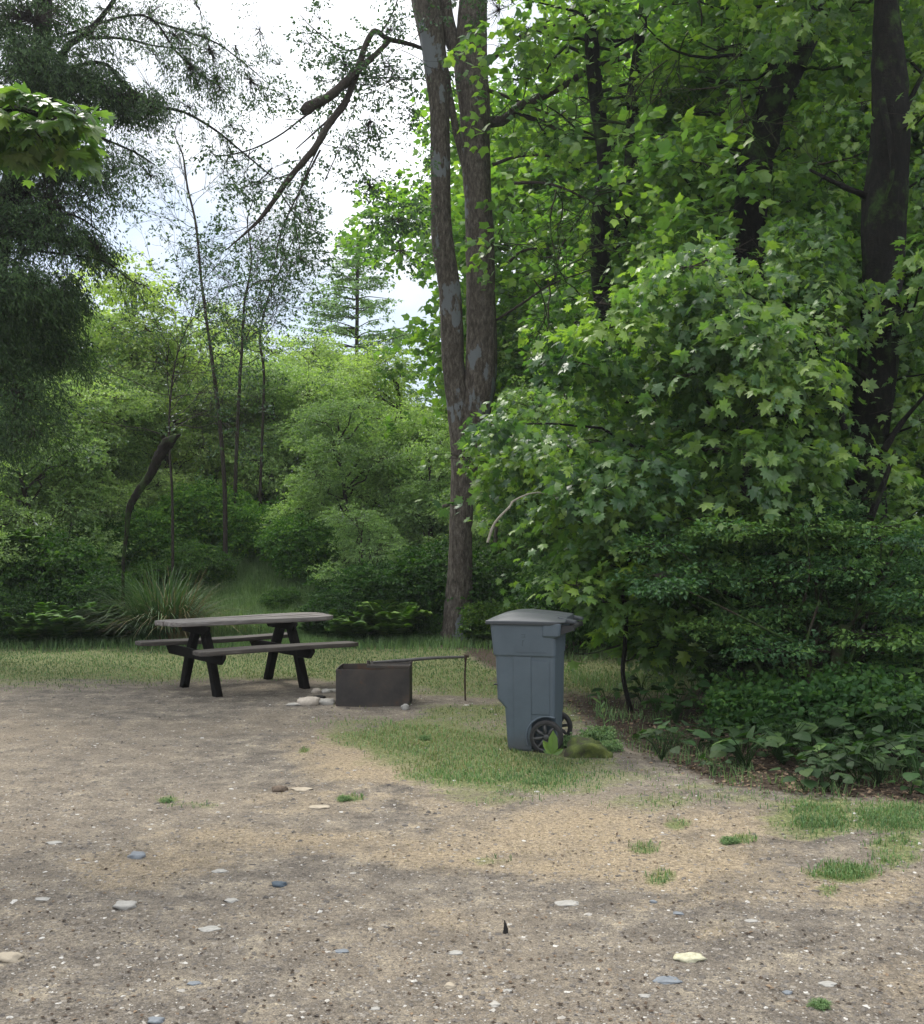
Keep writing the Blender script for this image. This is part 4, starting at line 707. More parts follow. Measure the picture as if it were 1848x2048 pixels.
maple(1735, 11.0, [(1715, 1400, 11), (1722, 1250, 11), (1730, 1050, 11), (1735, 930, 11), (1748, 800, 11), (1758, 700, 11), (1765, 560, 11), (1770, 392, 11), (1779, 249, 11), (1774, 107, 11), (1772, 0, 11), (1775, -200, 11), (1760, -500, 11)], [62, 50, 42, 38, 40, 38, 37, 43, 36, 31, 23, 22, 20], 'big dark-trunked maple at the right whose boughs sweep left over the bin', pA, seed=21)
def pB(rg, wd_, lf, T):
    a = dict(size=.14, tpl=VINE, Ln=.5, thr=-.38, droop=.4, flat=.4, nj=.6)
    crown_from(rg, T, wd_, lf, [(1290, 560), (1250, 300), (1300, -60), (1760, -60), (1720, 380), (1650, 560), (1560, 540), (1450, 560), (1400, 640)], 62, (12.2, 15.0), (55, 95), .6, 20, 9, mind=58, limbs=.45, seed=300, **a)
    crown_from(rg, T, wd_, lf, [(1200, -800), (2000, -800), (2000, -80), (1200, -80)], 14, (12, 16), (110, 170), .9, 16, 8, mind=90, limbs=.5, seed=370, **{**a, 'size': .24})
maple(1495, 13.2, [(1490, 1330, 13.2), (1489, 1160, 13.2), (1490, 1000, 13.2), (1492, 900, 13.2), (1494, 760, 13.2), (1498, 620, 13.2), (1496, 540, 13.2), (1500, 430, 13.2), (1512, 320, 13.2), (1545, 215, 13.2), (1600, 100, 13.2), (1655, -10, 13.2), (1700, -180, 13.2)], [36, 26, 21, 20, 21, 24, 30, 34, 34, 30, 24, 22, 18], 'maple with a black trunk bending right near its top, second trunk from the right edge', pB, seed=22, color=(1.2, 1.2, 1.0))
def pC(rg, wd_, lf, T):
    a = dict(size=.14, tpl=VINE, Ln=.5, thr=-.36, droop=.4, flat=.4, nj=.6)
    crown_from(rg, T, wd_, lf, [(975, -60), (1440, -60), (1400, 260), (1300, 420), (1290, 640), (1150, 700), (1040, 540), (1000, 330)], 66, (14.5, 17.5), (50, 90), .6, 20, 9, mind=55, limbs=.35, seed=400, **a)
    tube_add(wd_, resample(pl([(1245, 640, 15.2), (1240, 480, 15.2), (1262, 330, 15.2), (1268, 180, 15.2), (1290, 0, 15.2), (1300, -120, 15.2)]), 30), np.linspace(.10, .07, 30), 10, rg, .08)
    crown_from(rg, T, wd_, lf, [(950, -600), (1500, -600), (1500, -70), (950, -70)], 11, (14.5, 18), (90, 130), .9, 16, 8, mind=80, limbs=.5, seed=470, **{**a, 'size': .24})
maple(1215, 15.2, [(1235, 1300, 15.2), (1232, 1100, 15.2), (1228, 900, 15.2), (1222, 700, 15.2), (1205, 560, 15.2), (1200, 470, 15.2), (1208, 320, 15.2), (1190, 180, 15.2), (1182, 60, 15.2), (1180, -100, 15.2), (1190, -300, 15.2)], [28, 22, 20, 20, 22, 20, 15, 15, 14, 12, 9], 'slender dark maple just right of the twin-stemmed tree', pC, seed=23, color=(1.2, 1.2, 1.0))
def pD(rg, wd_, lf, T):
    a = dict(size=.17, tpl=VINE, Ln=.6, thr=-.4, droop=.3)
    crown_from(rg, T, wd_, lf, [(1340, -60), (1900, -60), (1900, 500), (1700, 520), (1420, 300)], 36, (16, 19.5), (60, 110), .9, 18, 8, mind=80, limbs=.35, seed=500, **a)
maple(1445, 17.0, [(1430, 1290, 17), (1432, 1000, 17), (1436, 700, 17), (1442, 400, 17), (1450, 200, 17), (1438, 80, 17), (1440, -150, 17)], [30, 26, 24, 22, 20, 18, 14], 'grey-brown trunk hung with pale moss, top centre of the right-hand woods', pD, bark='mossbark', seed=24, color=(1.25, 1.25, .95))
rg = np.random.default_rng(77); r_ = empty('hanging_twigs', tuple(at(1270, 200, 14))); tag(r_, 'bare dead twigs and mossy strands hanging among the leaves at the upper right', 'dead twigs'); mb = MB(); sg = []
for (px, py, Y, ln, n_) in ((1265, 60, 14, 1.2, 2), (1290, 250, 13.8, 1.3, 3), (1240, 380, 14, 1.2, 3), (1255, 500, 13.6, 1.3, 3), (1450, 150, 12, 1.2, 3), (1462, 260, 12, 1.0, 2), (1340, 120, 13, 1.2, 2), (1400, 60, 13, 1.0, 2), (1640, 330, 11.5, 1.0, 2), (1120, 380, 13.5, 1.3, 2), (1080, 560, 13.5, 1.4, 3), (1180, 620, 13, 1.3, 2), (1560, 620, 10.5, 1.0, 2), (1660, 720, 9.6, .9, 2), (1830, 650, 9.8, .9, 2), (1100, 250, 15, 1.3, 2), (1050, 160, 15.5, 1.2, 2), (1330, 700, 10.6, .9, 2)):
    for _ in range(n_): grow(rg, at(px + rg.normal(0, 12), py, Y), [rg.normal(0, .6), rg.normal(0, .3), rg.normal(-.35, .6)], ln, .012, 1, .12, sg, .6, -.03, 2, .5, None)
add_segs(mb, sg, 0, 4, .0028); grounded(mb, 'twig', M['mossbark'], r_)
# --- broad-leaved sapling behind the bin
def pS(rg, wd_, lf, T):
    crown_from(rg, T, wd_, lf, [(1110, 1120), (1180, 1060), (1330, 1090), (1350, 1180), (1310, 1300), (1225, 1310), (1180, 1230)], 15, (9.5, 10.6), (34, 60), .28, 15, 7, size=.12, tpl=MAPLE, Ln=.28, mind=40, limbs=.7, lr=.012, seed=600, thr=-.6, droop=.4)
    tube_add(wd_, resample(pl([(1240, 1290, 9.6), (1215, 1298, 9.4), (1180, 1307, 9.3), (1148, 1308, 9.2)]), 8), np.linspace(.010, .004, 8), 5, rg, .1)
maple(1243, 10.0, [(1262, 1425, 10), (1246, 1350, 10), (1250, 1290, 10), (1252, 1225, 10), (1246, 1180, 10), (1262, 1110, 10)], [5, 4.5, 4.5, 4.5, 4, 3], 'young maple sapling with bright lobed leaves right behind the bin lid', pS, seed=25, sides=8, color=(1.25, 1.2, .9), kind='sapling')
# --- layered fine-leaved shrub, right edge
rg = np.random.default_rng(31); r_ = treeroot('layered_shrub', 1640, 9.7, label='large dark shrub with flat layers of fine leaves filling the right edge', cat='shrub'); wd_ = MB(); lf = MB(); base = np.array(r_.location)
for ci, q in enumerate(poly_rand(rg, [(1290, 1085), (1450, 1010), (1640, 1005), (1920, 970), (1960, 1360), (1800, 1420), (1660, 1360), (1520, 1330), (1400, 1290), (1290, 1230), (1240, 1150)], 92, 34)):
    Y = rg.uniform(8.7, 10.9); c = at(q[0], q[1], Y); c[2] = max(c[2], .22); rx = rg.uniform(.26, .5)
    clump(lf, rg, c, (rx, rx * .9, .07), 46, 15, .042, OVAL, .15, seed=ci, thr=-.42, hs=3.0, wood=(1, .004, .35), nj=.32, droop=.15, width=.8, down=.08, tbias=rg.normal(.02, .24))
    if rg.random() < .35: limb(wd_, rg, base + np.array([rg.normal(0, .25), rg.normal(0, .25), 0]), c, .020, .005, sag=.10, kink=.05)
for q in ([(1560, 1440, 9.2), (1535, 1370, 9.2), (1515, 1330, 9.2), (1490, 1290, 9.2)], [(1615, 1440, 9), (1618, 1360, 9), (1612, 1290, 9), (1640, 1200, 9)], [(1700, 1440, 9.3), (1665, 1360, 9.3), (1690, 1270, 9.3)]): tube_add(wd_, resample(pl(q), 10), np.linspace(.022, .010, 10), 7, rg, .1)
tube_add(wd_, resample(pl([(1680, 1480, 9.2), (1668, 1400, 9.2), (1672, 1330, 9.3), (1690, 1250, 9.3)]), 10), np.linspace(.075, .05, 10), 9, rg, .1)
grounded(wd_, 'stem', M['mossbark'], r_); grounded(lf, 'foliage', [M['fine'], M['twig']], r_)
# --- dark evergreen, left edge
FEATHER = (RHOM[0] * [.55, 1, 1], RHOM[1]); rg = np.random.default_rng(41); r_ = treeroot('evergreen_tree', -70, 14.5, label='dark fine-leaved evergreen at the left edge, its drooping boughs reaching across the sky', cat='tree'); wd_ = MB(); lf = MB(); Ye = 14.5
Tp = pl([(-70, 1420, Ye), (-66, 1100, Ye), (-50, 800, Ye), (-10, 500, Ye), (50, 300, Ye), (80, 120, Ye), (90, -100, Ye), (95, -400, Ye)]); wd_.add(*barktube(Tp, np.array([46, 38, 34, 30, 24, 18, 14, 9]) / F * Ye, 60, 12, rg, .06)); Td = resample(Tp, 60)
A_ = dict(size=.046, tpl=OVAL, k=13, Ln=.20, droop=.5, nj=.8, hs=1.9)
EV = [(70, 40, 110, 60, 330), (40, 140, 120, 70, 520), (130, 180, 70, 50, 260), (160, 110, 60, 40, 60), (180, 60, 60, 40, 50), (200, 170, 55, 28, 210), (250, 190, 60, 26, 230), (300, 175, 42, 36, 170), (300, 215, 50, 22, 170), (60, 260, 120, 60, 420), (130, 300, 90, 40, 300), (190, 300, 40, 26, 60), (230, 340, 44, 34, 80), (200, 360, 60, 40, 90), (150, 400, 60, 46, 60), (50, 380, 90, 50, 230), (300, 350, 18, 36, 34), (225, 390, 26, 40, 34), (60, 470, 90, 60, 250), (120, 480, 70, 40, 170), (190, 490, 28, 26, 60), (20, 790, 100, 70, 150), (110, 700, 60, 50, 110), (-30, 880, 90, 70, 120), (70, 860, 60, 60, 60), (40, 560, 100, 70, 330), (110, 590, 50, 50, 180), (60, 650, 90, 60, 300), (0, 720, 90, 60, 240), (110, 20, 60, 40, 60), (200, 15, 50, 20, 36), (300, 30, 60, 30, 70), (350, 70, 45, 40, 56), (400, 20, 40, 30, 34), (420, 100, 40, 46, 60), (430, 150, 40, 40, 52), (380, 130, 40, 30, 46), (330, 130, 30, 30, 40), (500, 160, 46, 26, 50), (470, 90, 26, 40, 26), (530, 75, 40, 24, 26), (560, 130, 26, 20, 16), (460, 250, 40, 26, 50), (520, 60, 30, 18, 12), (310, 110, 26, 20, 30), (380, 215, 50, 20, 24), (560, 230, 22, 22, 12), (-60, 300, 90, 220, 400), (-60, 600, 90, 160, 400), (100, 420, 160, 200, 130)]
for ci, (px, py, rx, ry, n_) in enumerate(EV):
    a_ = dict(A_); Yc = Ye + rg.normal(0, .5)
    if px > 280: a_.update(k=8, nj=.9, Ln=.17)
    c = at(px, py, Yc); clump(lf, rg, c, (rx / F * Yc, .8, ry / F * Yc), int(n_ * (2.6 if px < 170 and py > 420 else 1.7)), a_['k'], a_['size'] * (1.35 if px < 170 else 1.2), FEATHER, a_['Ln'] * 1.35, seed=ci * 3, thr=(-.1 if py > 420 else -.02) if px < 160 else .02, hs=2.0, wood=(1, .005, .5), nj=a_['nj'], droop=.75, down=.8, width=.3)
for q, r0 in (([(95, 300, Ye), (120, 120, Ye), (180, 60, Ye), (228, 0, Ye), (250, -60, Ye)], .06), ([(172, 76, Ye), (220, 75, Ye), (262, 80, Ye), (300, 90, Ye), (350, 96, Ye), (385, 98, Ye)], .022), ([(60, 60, Ye), (30, 50, Ye), (-30, 60, Ye)], .05), ([(80, 200, Ye), (50, 110, Ye), (25, 60, Ye), (60, 20, Ye), (80, -40, Ye)], .045), ([(90, 150, Ye), (200, 125, Ye), (250, 170, Ye), (310, 210, Ye), (370, 225, Ye), (430, 260, Ye), (480, 300, Ye), (540, 350, Ye)], .03), ([(100, 80, Ye), (280, 30, Ye), (350, 100, Ye), (390, 140, Ye), (450, 180, Ye)], .02), ([(300, 40, Ye), (420, 80, Ye), (480, 120, Ye), (540, 170, Ye)], .016), ([(60, 300, Ye), (120, 340, Ye), (175, 390, Ye), (185, 470, Ye)], .018), ([(30, 350, Ye), (60, 390, Ye), (80, 430, Ye)], .02), ([(60, 500, Ye), (200, 520, Ye), (260, 560, Ye), (300, 575, Ye)], .016), ([(30, 250, Ye), (150, 260, Ye), (260, 300, Ye), (310, 330, Ye)], .026), ([(40, 450, Ye), (140, 430, Ye), (210, 470, Ye)], .024)):
    Q_ = resample(pl(q), 24); tube_add(wd_, Q_, np.linspace(r0, r0 * .3, 24), 7, rg, .08); fringe(lf, rg, Q_, 34, .30, 12, .055, FEATHER, 1)
grounded(wd_, 'trunk', M['darkbark'], r_); grounded(lf, 'crown', [M['ever'], M['twig']], r_)
# --- maple bough from the left, its trunk outside the picture
rg = np.random.default_rng(51); r_ = treeroot('maple_tree', -420, 8.5, label='maple bough with large leaves poking in from the upper left edge', cat='tree'); wd_ = MB(); lf = MB(); Ym = 8.0
Tp = pl([(-420, 1520, 8.5), (-420, 900, 8.5), (-400, 400, 8.4), (-380, -200, 8.4), (-370, -500, 8.4)]); wd_.add(*barktube(Tp, np.array([50, 42, 36, 26, 16]) / F * 8.5, 40, 12, rg, .05))
tube_add(wd_, resample(pl([(-395, 420, 8.4), (-250, 300, 8.2), (-80, 250, 8.1), (20, 215, 8.0), (90, 235, 8.0), (140, 250, 8.0)]), 20), np.linspace(.06, .006, 20), 7, rg, .05)
for (px, py, rx, ry, n_) in ((40, 215, 80, 30, 26), (110, 235, 60, 24, 16), (10, 260, 60, 30, 18), (80, 275, 50, 20, 9), (150, 225, 40, 30, 8), (-80, 240, 90, 60, 40), (-250, 250, 110, 90, 60), (-380, 0, 150, 150, 90)):
    clump(lf, rg, at(px, py, Ym), (rx / F * Ym, .35, ry / F * Ym), n_, 5, .15, MAPLE, .2, seed=int(px), thr=-.9, droop=.5, nj=.35, down=.5, wood=(1, .005, .7))
grounded(wd_, 'trunk', M['darkbark'], r_); o = grounded(lf, 'crown', [M['maple'], M['twig']], r_); o.color = (.85, .85, .85, 1)
# --- bare saplings against the sky
for kx, (P_, r0, lab) in enumerate([([(450, 1000, 20), (440, 850, 20), (424, 720, 20), (420, 690, 20), (404, 573, 20), (392, 451, 20), (375, 375, 20), (366, 312, 20), (350, 270, 20), (357, 236, 20)], .045, 'tallest thin bare sapling against the white sky, slightly bent'), ([(470, 1000, 21), (478, 790, 21), (484, 700, 21), (489, 607, 21), (503, 520, 21), (495, 440, 21), (515, 380, 21)], .042, 'straight dark sapling with few leaves, middle one of the sky saplings'), ([(520, 1000, 22), (528, 760, 22), (520, 680, 22), (535, 600, 22), (560, 540, 22), (590, 470, 22), (610, 400, 22)], .036, 'forked wispy sapling, rightmost against the pale sky'), ([(345, 1010, 18.5), (338, 860, 18.5), (348, 740, 18.5), (372, 660, 18.5), (400, 620, 18.5)], .028, 'pale slender sapling rising above the leaning snag')]):
    rg = np.random.default_rng(60 + kx); Yk = P_[0][2]; r_ = treeroot('bare_sapling', P_[0][0], Yk, label=lab, cat='sapling'); wd_ = MB(); lf = MB(); T = pl([(P_[0][0], HZ + F * (CAM_H - .3) / Yk, Yk)] + P_); tube_add(wd_, resample(T, 60), np.linspace(r0, r0 * .15, 60), 7, rg, .05); Td = resample(T, 60); sg = []; tips = []
    for i in range(22, 58, 1):
        f = i / 60
        if rg.random() < .95: grow(rg, Td[i], [rg.normal(0, .8), rg.normal(0, .6), rg.uniform(.1, 1.0)], 2.3 * (1.25 - f), .012 * (1.2 - f), 2, .17, sg, .6, .03, 2, .55, tips, kink=.25)
    add_segs(wd_, sg, 0, 3, .0025); TP = np.array([q[0] for q in tips]); TD = np.array([q[1] for q in tips]); kk = rg.random(len(TP)) < .6; sprays(lf, rg, TP[kk], TD[kk] + 1e-3, .14, 5, .058, OVAL, droop=.2, width=.7, nj=.9)
    grounded(wd_, 'trunk', M['twig'], r_); grounded(lf, 'crown', M['alder'], r_)
# --- leaning mossy snag, fallen branch
rg = np.random.default_rng(70); Yk = 16.5; r_ = treeroot('leaning_snag', 250, Yk, label='leaning broken mossy snag with a blackened jagged top, left of the table', cat='dead tree'); wd_ = MB()
T = pl([(246, 1290, Yk), (246, 1215, Yk), (247, 1120, Yk), (254, 1060, Yk), (258, 1020, Yk), (275, 985, Yk), (300, 950, Yk), (318, 915, Yk), (338, 885, Yk), (362, 868, Yk)]); V, Fc = barktube(T, np.array([3, 3, 3, 4.5, 6.5, 7.5, 8, 11, 11, 1]) / F * Yk, 60, 14, rg, .22); wd_.add(V, Fc); grounded(wd_, 'trunk', barkmat('snag_bark', (.008, .007, .006), (.02, .016, .012), (.05, .04, .03), moss=.45, lichen=.95), r_)
mb = MB(); T = pl([(975, 1085, 9.4), (990, 1045, 9.4), (1018, 1015, 9.4), (1030, 1000, 9.45), (1075, 985, 9.6), (1140, 1000, 9.9)]); sg = []; tube_add(mb, resample(T, 16), np.linspace(.012, .007, 16), 7, rg, .1); r_ = treeroot('dead_branch', 985, 9.4, label='crooked bleached branch caught in the leaves right of the twin-stemmed tree', cat='branch'); grounded(mb, 'bare_wood', M['palewood'], r_)
# ------------------------------------------------------------------ repeated vegetation: thicket trees, bushes, ferns, plants
def thicket(name, seed, h, rx, n, size, k=12, tpl=OVAL, m='thicket', thr=-.25, taper=.5, low=.12):
    rg = np.random.default_rng(seed); root = empty(name, (0, 0, 0)); wd_ = MB(); lf = MB()
    T = resample([(0, 0, -.3), (rg.normal(0, .1), 0, h * .3), (rg.normal(0, .25), rg.normal(0, .2), h * .65), (rg.normal(0, .3), 0, h * .95)], 20); tube_add(wd_, T, np.linspace(.018 * h, .01, 20), 8, rg, .06)
    nc = 26
    for i in range(nc):
        z = h * (low + (.93 - low) * (i + rg.random()) / nc); w_ = rx * (1 - taper * (z / h) ** 1.6) * (.65 + .5 * rg.random()); a = rg.uniform(0, 6.28); rr = w_ * (.35 + .55 * rg.random()); c = np.array([math.cos(a) * rr, math.sin(a) * rr, z]); r0 = rx * rg.uniform(.32, .5)
        clump(lf, rg, c, (r0, r0, r0 * .5), n // nc // k, k, size, tpl, size * 5, seed=seed + i, thr=thr, wood=(1, .006, .25), nj=1.0, tbias=rg.normal(0, .1)); ti = T[int(min(19, max(0, 19 * (z / h - .12))))]
        limb(wd_, rg, ti, c, .03, .008, sag=.03)
    wd_.build('trunk', M['twig'], root); lf.build('crown', [M[m], M['twig']], root); return root
protos = [thicket('thicket_tree', 801, 5.2, 1.9, 42000, .075), thicket('thicket_tree', 802, 4.6, 2.1, 42000, .07, thr=-.15), thicket('thicket_tree', 803, 5.6, 1.7, 36000, .08, thr=-.1, taper=.7)]
used = [0, 0, 0]; rng = np.random.default_rng(90)
TH = [(60, 19.6, 0, 0.78, (1.04, 1.13, 1.07), 'dim green thicket tree below the dark evergreen'), (190, 21, 1, 0.74, (1.22, 1.25, 1.10), 'fresh green thicket tree left of the leaning snag'), (-60, 17.5, 1, 0.66, (1.07, 1.16, 1.04), 'thicket tree cut by the left edge beside the ferns'),  # far trees get paler tints, haze put into their leaf colour
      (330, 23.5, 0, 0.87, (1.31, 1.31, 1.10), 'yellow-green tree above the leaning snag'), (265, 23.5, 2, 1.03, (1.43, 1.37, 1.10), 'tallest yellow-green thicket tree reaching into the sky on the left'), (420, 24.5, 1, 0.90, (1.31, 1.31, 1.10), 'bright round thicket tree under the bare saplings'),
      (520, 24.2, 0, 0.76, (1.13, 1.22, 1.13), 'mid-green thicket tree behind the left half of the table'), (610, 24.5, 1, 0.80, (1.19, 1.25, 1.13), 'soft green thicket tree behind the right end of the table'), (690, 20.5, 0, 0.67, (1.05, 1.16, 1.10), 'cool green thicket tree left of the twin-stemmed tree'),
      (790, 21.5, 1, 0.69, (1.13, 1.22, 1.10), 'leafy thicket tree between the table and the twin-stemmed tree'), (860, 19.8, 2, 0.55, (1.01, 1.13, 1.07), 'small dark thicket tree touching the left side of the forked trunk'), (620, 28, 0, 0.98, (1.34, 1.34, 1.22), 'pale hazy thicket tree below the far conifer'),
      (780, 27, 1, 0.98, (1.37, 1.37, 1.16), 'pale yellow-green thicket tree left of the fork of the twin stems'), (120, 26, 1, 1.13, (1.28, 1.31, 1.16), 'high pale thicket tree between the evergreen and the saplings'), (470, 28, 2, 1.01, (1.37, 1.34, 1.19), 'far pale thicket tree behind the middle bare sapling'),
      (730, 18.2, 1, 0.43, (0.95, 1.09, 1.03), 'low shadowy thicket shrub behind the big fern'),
      (1010, 18.5, 1, 0.65, (0.98, 1.10, 1.01), 'dim thicket shrub right of the twin trunk foot'), (1120, 19, 0, 0.81, (0.98, 1.10, 1.01), 'shaded thicket tree behind the bin'), (1060, 24, 0, 1.2, (1.40, 1.43, 1.07), 'glowing yellow-green tree seen right between twin stems and slender maple'), (1130, 22, 1, 1.22, (1.31, 1.34, 1.07), 'bright backlit tree behind the slender maple'),  # glowing and backlit trees: light from behind is painted in as brighter tint
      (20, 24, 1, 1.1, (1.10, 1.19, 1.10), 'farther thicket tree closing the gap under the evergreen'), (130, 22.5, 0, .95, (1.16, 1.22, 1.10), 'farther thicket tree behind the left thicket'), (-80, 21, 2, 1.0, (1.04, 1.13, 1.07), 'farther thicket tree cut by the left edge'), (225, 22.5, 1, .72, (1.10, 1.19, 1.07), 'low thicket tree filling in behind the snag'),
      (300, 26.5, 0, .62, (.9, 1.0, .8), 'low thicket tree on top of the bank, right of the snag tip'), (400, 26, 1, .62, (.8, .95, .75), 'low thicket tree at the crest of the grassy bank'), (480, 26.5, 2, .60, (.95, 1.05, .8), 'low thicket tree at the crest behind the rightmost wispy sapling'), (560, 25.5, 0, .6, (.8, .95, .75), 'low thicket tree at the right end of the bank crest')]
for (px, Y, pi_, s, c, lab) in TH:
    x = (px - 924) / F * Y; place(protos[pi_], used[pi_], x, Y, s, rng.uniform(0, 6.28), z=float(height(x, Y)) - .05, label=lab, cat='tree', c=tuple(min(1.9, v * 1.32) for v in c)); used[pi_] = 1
# tall trees closing the view on the right
bp = [thicket('woodland_tree', 811, 11, 3.6, 38000, .17, tpl=VINE, m='maple', thr=-.2, taper=.3), thicket('woodland_tree', 812, 10, 3.9, 38000, .17, tpl=VINE, m='maple', thr=-.2, taper=.3)]; used = [0, 0]
for (px, Y, pi_, s, c, lab) in [(1080, 26, 0, 1.05, (1.35, 1.35, .8), 'tall backlit woodland tree right of the twin stems'), (1260, 23, 1, 1.1, (1.1, 1.15, .8), 'woodland tree filling the gap behind the slender maple'), (1420, 26, 0, 1.25, (1.25, 1.25, .8), 'bright woodland tree behind the mossy trunk'), (1600, 22, 1, 1.15, (1.0, 1.1, .8), 'woodland tree behind the bent black maple trunk'),  # backlit tree: its bright yellowish tint adds backlight to the leaf colour
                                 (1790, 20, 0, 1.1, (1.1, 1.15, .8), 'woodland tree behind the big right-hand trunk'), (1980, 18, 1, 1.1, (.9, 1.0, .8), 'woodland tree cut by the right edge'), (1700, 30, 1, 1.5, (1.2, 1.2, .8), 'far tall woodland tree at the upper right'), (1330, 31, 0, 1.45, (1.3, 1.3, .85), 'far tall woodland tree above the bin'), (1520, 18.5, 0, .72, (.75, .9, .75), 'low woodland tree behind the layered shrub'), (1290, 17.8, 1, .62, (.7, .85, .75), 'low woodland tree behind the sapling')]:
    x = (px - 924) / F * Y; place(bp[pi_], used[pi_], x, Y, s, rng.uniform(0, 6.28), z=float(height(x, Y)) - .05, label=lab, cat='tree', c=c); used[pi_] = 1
# far conifer in the pale gap
rg = np.random.default_rng(95); Yc = 34; r_ = treeroot('conifer_tree', 712, Yc, label='distant pale conifer with level feathery boughs left of the twin stems', cat='tree'); wd_ = MB(); lf = MB(); x0 = (712 - 924) / F * Yc; T = np.array([(x0, Yc, 0), (x0, Yc, 5), (x0 + .05, Yc, 10.5), (x0, Yc, 10.9)]); tube_add(wd_, resample(T, 20), np.linspace(.10, .015, 20), 7, rg, .03)
for z in np.arange(3.5, 10.8, .30):
    w_ = .3 + (10.9 - z) * .50
    for q in range(6):
        a = rg.uniform(0, 6.28); l = w_ * rg.uniform(.6, 1.15); e = np.array([x0 + math.cos(a) * l, Yc + math.sin(a) * l, z + .12 * l]); P = limb(wd_, rg, (x0, Yc, z), e, .022, .005, sag=.03, kink=.02, sides=4, n=7)
        n_ = int(9 * l + 4); u = rg.random(n_) ** .7; C = P[0] + (P[-1] - P[0]) * u[:, None]; D = rg.normal(0, .6, (n_, 3)) + nrm(P[-1] - P[0]); D[:, 2] *= .25; sprays(lf, rg, C, D, .34, 12, .085, OVAL, droop=.25, width=.4, nj=.6)
grounded(wd_, 'trunk', M['twig'], r_); o = grounded(lf, 'crown', M['thicket'], r_); o.color = (.9, 1.1, 1.1, 1)  # bluish tint paints distance haze into the conifer's leaves
# undergrowth bushes
rg = np.random.default_rng(97)
bb = [bush('undergrowth_bush', rg, 1.1, .75, 3000, 12, .042, flat=1.1), bush('undergrowth_bush', rg, .8, .8, 2400, 12, .038, thr=-.1, flat=1.1), bush('leafy_bush', rg, .75, .55, 620, 8, .075, tpl=VINE, thr=-.15, flat=.9)]; used = [0, 0, 0]
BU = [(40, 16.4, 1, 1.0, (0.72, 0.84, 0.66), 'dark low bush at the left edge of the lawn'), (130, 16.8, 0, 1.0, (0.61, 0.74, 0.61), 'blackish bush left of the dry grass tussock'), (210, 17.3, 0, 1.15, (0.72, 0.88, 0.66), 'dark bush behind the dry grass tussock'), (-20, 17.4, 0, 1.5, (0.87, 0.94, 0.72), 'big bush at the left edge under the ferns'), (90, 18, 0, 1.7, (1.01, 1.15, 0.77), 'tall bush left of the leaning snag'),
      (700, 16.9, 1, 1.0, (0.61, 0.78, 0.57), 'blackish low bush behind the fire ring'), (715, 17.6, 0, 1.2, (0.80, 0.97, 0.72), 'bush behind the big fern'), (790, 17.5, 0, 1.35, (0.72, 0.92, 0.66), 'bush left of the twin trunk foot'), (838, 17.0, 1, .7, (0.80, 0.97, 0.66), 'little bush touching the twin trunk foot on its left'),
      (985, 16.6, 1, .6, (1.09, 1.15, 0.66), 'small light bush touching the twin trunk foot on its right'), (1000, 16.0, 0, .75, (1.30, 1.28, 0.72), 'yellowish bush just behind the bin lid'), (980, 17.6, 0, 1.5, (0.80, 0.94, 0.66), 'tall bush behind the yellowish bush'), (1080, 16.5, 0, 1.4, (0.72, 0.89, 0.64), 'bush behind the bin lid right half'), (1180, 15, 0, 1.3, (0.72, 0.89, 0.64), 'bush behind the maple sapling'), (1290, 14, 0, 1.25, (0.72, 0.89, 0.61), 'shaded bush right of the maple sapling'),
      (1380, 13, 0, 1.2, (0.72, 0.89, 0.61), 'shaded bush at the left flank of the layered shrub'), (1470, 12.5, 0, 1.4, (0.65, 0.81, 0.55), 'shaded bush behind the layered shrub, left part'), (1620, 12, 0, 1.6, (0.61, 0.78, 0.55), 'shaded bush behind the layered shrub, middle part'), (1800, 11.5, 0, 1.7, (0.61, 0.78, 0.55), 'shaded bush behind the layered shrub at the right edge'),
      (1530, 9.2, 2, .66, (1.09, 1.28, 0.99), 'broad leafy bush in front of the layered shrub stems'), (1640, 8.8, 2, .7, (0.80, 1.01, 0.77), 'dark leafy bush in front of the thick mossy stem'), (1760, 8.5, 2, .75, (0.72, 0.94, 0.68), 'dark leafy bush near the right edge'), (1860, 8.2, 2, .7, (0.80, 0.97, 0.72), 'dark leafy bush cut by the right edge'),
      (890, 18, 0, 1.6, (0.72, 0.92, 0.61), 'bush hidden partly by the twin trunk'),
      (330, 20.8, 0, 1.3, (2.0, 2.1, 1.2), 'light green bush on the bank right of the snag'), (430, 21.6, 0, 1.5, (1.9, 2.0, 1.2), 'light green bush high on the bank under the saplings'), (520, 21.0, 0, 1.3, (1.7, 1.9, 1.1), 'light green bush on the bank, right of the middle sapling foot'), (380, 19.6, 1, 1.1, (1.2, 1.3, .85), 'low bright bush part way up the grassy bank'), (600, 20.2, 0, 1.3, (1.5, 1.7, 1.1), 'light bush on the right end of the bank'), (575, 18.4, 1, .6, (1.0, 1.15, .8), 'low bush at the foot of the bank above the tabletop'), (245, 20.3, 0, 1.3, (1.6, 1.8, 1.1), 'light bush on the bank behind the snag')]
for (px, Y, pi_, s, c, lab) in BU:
    x = (px - 924) / F * Y; place(bb[pi_], used[pi_], x, Y, s, rng.uniform(0, 6.28), label=lab, cat='bush', c=c); used[pi_] = 1
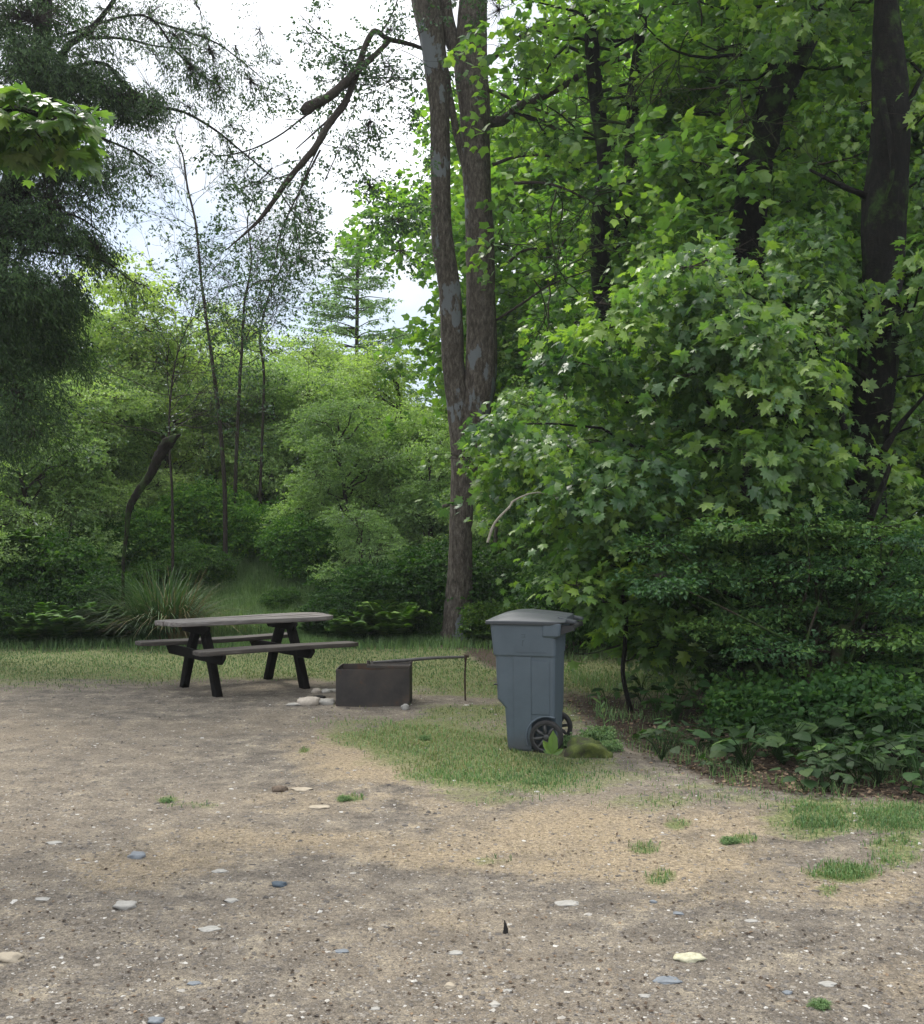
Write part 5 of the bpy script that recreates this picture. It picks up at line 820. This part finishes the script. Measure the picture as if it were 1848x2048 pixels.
# ferns
fp = fern('sword_fern', np.random.default_rng(98)); u_ = 0
for (px, Y, s, c, lab) in [(780, 16.2, 1.6, (1.8, 1.8, 1.0), 'upright light green fern between table and twin trunk'), (60, 15.9, 1.3, (1.2, 1.3, .9), 'dark fern at the lawn edge far left'), (180, 16.0, 1.5, (1.1, 1.3, .9), 'dark fern left of the dry tussock'), (235, 16.1, 1.3, (1.1, 1.3, .9), 'dark fern touching the dry tussock'), (880, 17.4, 1.1, (.9, 1.0, .8), 'fern behind the left side of the twin trunk foot'), (1440, 11.4, 1.1, (.8, 1.0, .9), 'fern at the edge of the shaded soil'), (20, 17.0, 1.3, (1.6, 1.7, .9), 'large bright fern high at the left edge'), (640, 16.6, .9, (.8, 1.0, .8), 'small fern right of the tabletop end'), (125, 15.8, 1.6, (1.3, 1.5, 1.0), 'arching fern at the lawn edge left of the tussock'), (10, 16.4, 1.5, (.9, 1.1, .85), 'big fern at the lawn edge, cut by the left side'), (700, 16.0, 1.3, (1.3, 1.4, .9), 'fern beyond the space between table and fire ring'), (960, 16.0, .9, (1.1, 1.2, .8), 'fern hugging the right foot of the twin trunk'), (1030, 15.4, 1.0, (1.0, 1.15, .8), 'fern partly hidden behind the bin lid')]:
    x = (px - 924) / F * Y; place(fp, u_, x, Y, s, rng.uniform(0, 6.28), z=float(height(x, Y)) + (1.2 if px == 20 else 0), label=lab, cat='fern', c=c); u_ = 1
rg = np.random.default_rng(99)
o = arch_tuft('grass_tussock', rg, 1100, 1.15, .014, 'green', .26, 1.15); x = (320 - 924) / F * 16.2; place(o, 0, x, 16.2, 1.25, 0, label='big arching grass tussock left behind the table', cat='grass tussock', c=(.42, .50, .45))
o = arch_tuft('dry_tussock', rg, 300, 1.15, .010, 'straw', .2, 1.25); x = (350 - 924) / F * 16.1; place(o, 0, x, 16.1, 1.2, 0, label='dry straw-coloured grass blades bursting from the arching tussock', cat='dry grass', c=(.8, .75, .7))
# broad-leaved plants on the shaded soil
bpn = [broadplant('broadleaf_plant', np.random.default_rng(120), 14, .24, .10), broadplant('broadleaf_plant', np.random.default_rng(121), 8, .18, .10), broadplant('broadleaf_plant', np.random.default_rng(122), 18, .32, .115)]; used = [0, 0, 0]; rg = np.random.default_rng(123)
for i in range(120):
    while True:
        px = rg.uniform(1200, 1850); py = rg.uniform(1345, 1650)
        if py > 1330 + (px - 1200) * .12 and py < 1490 + (px - 1200) * .17 + rg.normal(0, 22) and rg.random() < .25 + .75 * sstep(1280, 1500, px): break
    g = gnd(px, py); pi_ = int(rg.integers(0, 3)); place(bpn[pi_], used[pi_], g[0], g[1], rg.uniform(.45, 1.25), rg.uniform(0, 6.28), label='low broad-leaved plant growing on the shaded soil under the layered shrub', cat='plant', group='broad-leaved plants on the shaded soil', c=tuple(np.array([.7, .8, .7]) * rg.uniform(.4, 1.1))); used[pi_] = 1
# weeds round the bin
g = gnd(1103, 1511); mb = MB(); lf_ = []; P = np.array([(0, 0, .01), (0, 0, .01), (.005, 0, .01), (0, .01, .01)]); A = np.array([(.06, -.15, 1.0), (-.55, -.2, .9), (.9, -.1, .45), (-.8, .3, .3)]); put_leaves(mb, rg, (OVAL[0] * [.75, 1, 1], OVAL[1]), P, A, np.array([(.1, -1, .2)] * 4) + rg.normal(0, .1, (4, 3)), np.array([.175, .125, .09, .07]), 0, np.array([.7, .8, .7, .5])); o = mb.build('dock_weed', M['maple']); o.location = (g[0], g[1] - .03, float(height(g[0], g[1]))); tag(o, 'upright broad-bladed weed standing in front of the bin wheel', 'weed')
g = gnd(1172, 1514); m, t, p, o_ = mat('moss'); n = noise(t, 9, 6, .7); t.links.new(ramp(t, n.outputs[0], [(.38, (.06, .05, .035)), (.47, (.075, .095, .025)), (.65, (.15, .18, .04))]).outputs[0], p.inputs['Base Color']); p.inputs['Roughness'].default_value = 1; n9 = noise(t, 120, 4, .8); bump(t, n9.outputs[0], p, .9, .012)
o = rockmesh('mossy_rock', np.random.default_rng(12), .16, .15, .125, m, sink=.30, rough=.55); o.location = (g[0], g[1] + .05, float(height(g[0], g[1]))); tag(o, 'moss covered low rock on the ground right beside the bin wheel', 'rock')
lp = bush('clover_clump', np.random.default_rng(9), .14, .17, 420, 8, .026, m='green', stems=4, thr=-.9); u_ = 0
for (px, py, s, lab) in [(1190, 1480, .75, 'pale green leafy clump just behind the mossy rock'), (1145, 1492, .6, 'darker leafy clump between bin wheel and mossy rock'), (1215, 1500, .5, 'small leafy clump at the right end of the mossy rock'), (1638, 2012, .17, 'small round green leaf clump alone in the bottom right gravel'), (690, 1599, .2, 'small green weed on the dirt left of centre'), (333, 1600, .17, 'tiny green weed on the bare dirt at the left'), (850, 1480, .24, 'small green clump in the lawn before the fire ring'), (1460, 1690, .22, 'flat green weed in the straw ground right of centre')]:
    g = gnd(px, py); place(lp, u_, g[0], g[1], s, rg.uniform(0, 6), label=lab, cat='weed'); u_ = 1
st = MB(); g = gnd(1212, 1466); P = resample([(0, 0, -.01), (-.02, 0, .12), (-.045, 0, .24), (-.05, 0, .30)], 10); st.add(*tube(P, .004, 5)); Q = P[2:]; lf_a = np.array([(math.cos(i * 2.4), math.sin(i * 2.4), .9) for i in range(8)]); put_leaves(st, rg, (OVAL[0] * [.5, 1, 1], OVAL[1]), Q, lf_a, UP + rg.normal(0, .5, (8, 3)), rg.uniform(.06, .11, 8)); o = st.build('tall_weed', M['green']); o.location = (g[0], g[1], float(height(g[0], g[1]))); tag(o, 'single thin upright stalk weed right of the bin in the shade', 'weed')
# ------------------------------------------------------------------ damp air between camera and woods
mb = MB(); x0, x1, y0, y1, z0, z1 = -60, 60, -6, 60, -1.2, 22
mb.add([(x0, y0, z0), (x1, y0, z0), (x1, y1, z0), (x0, y1, z0), (x0, y0, z1), (x1, y0, z1), (x1, y1, z1), (x0, y1, z1)], [[3, 2, 1, 0], [4, 5, 6, 7], [0, 1, 5, 4], [1, 2, 6, 5], [2, 3, 7, 6], [3, 0, 4, 7]], 0, .5, False)
m = bpy.data.materials.new('damp_air'); m.use_nodes = True; t = m.node_tree; t.nodes.clear(); o_ = nd(t, 'ShaderNodeOutputMaterial'); v_ = nd(t, 'ShaderNodeVolumePrincipled'); v_.inputs['Color'].default_value = (.9, .95, 1, 1); v_.inputs['Density'].default_value = .0007; v_.inputs['Anisotropy'].default_value = .3; t.links.new(v_.outputs[0], o_.inputs['Volume'])
tag(mb.build('haze', m), 'thin damp haze in the air', kind='stuff')
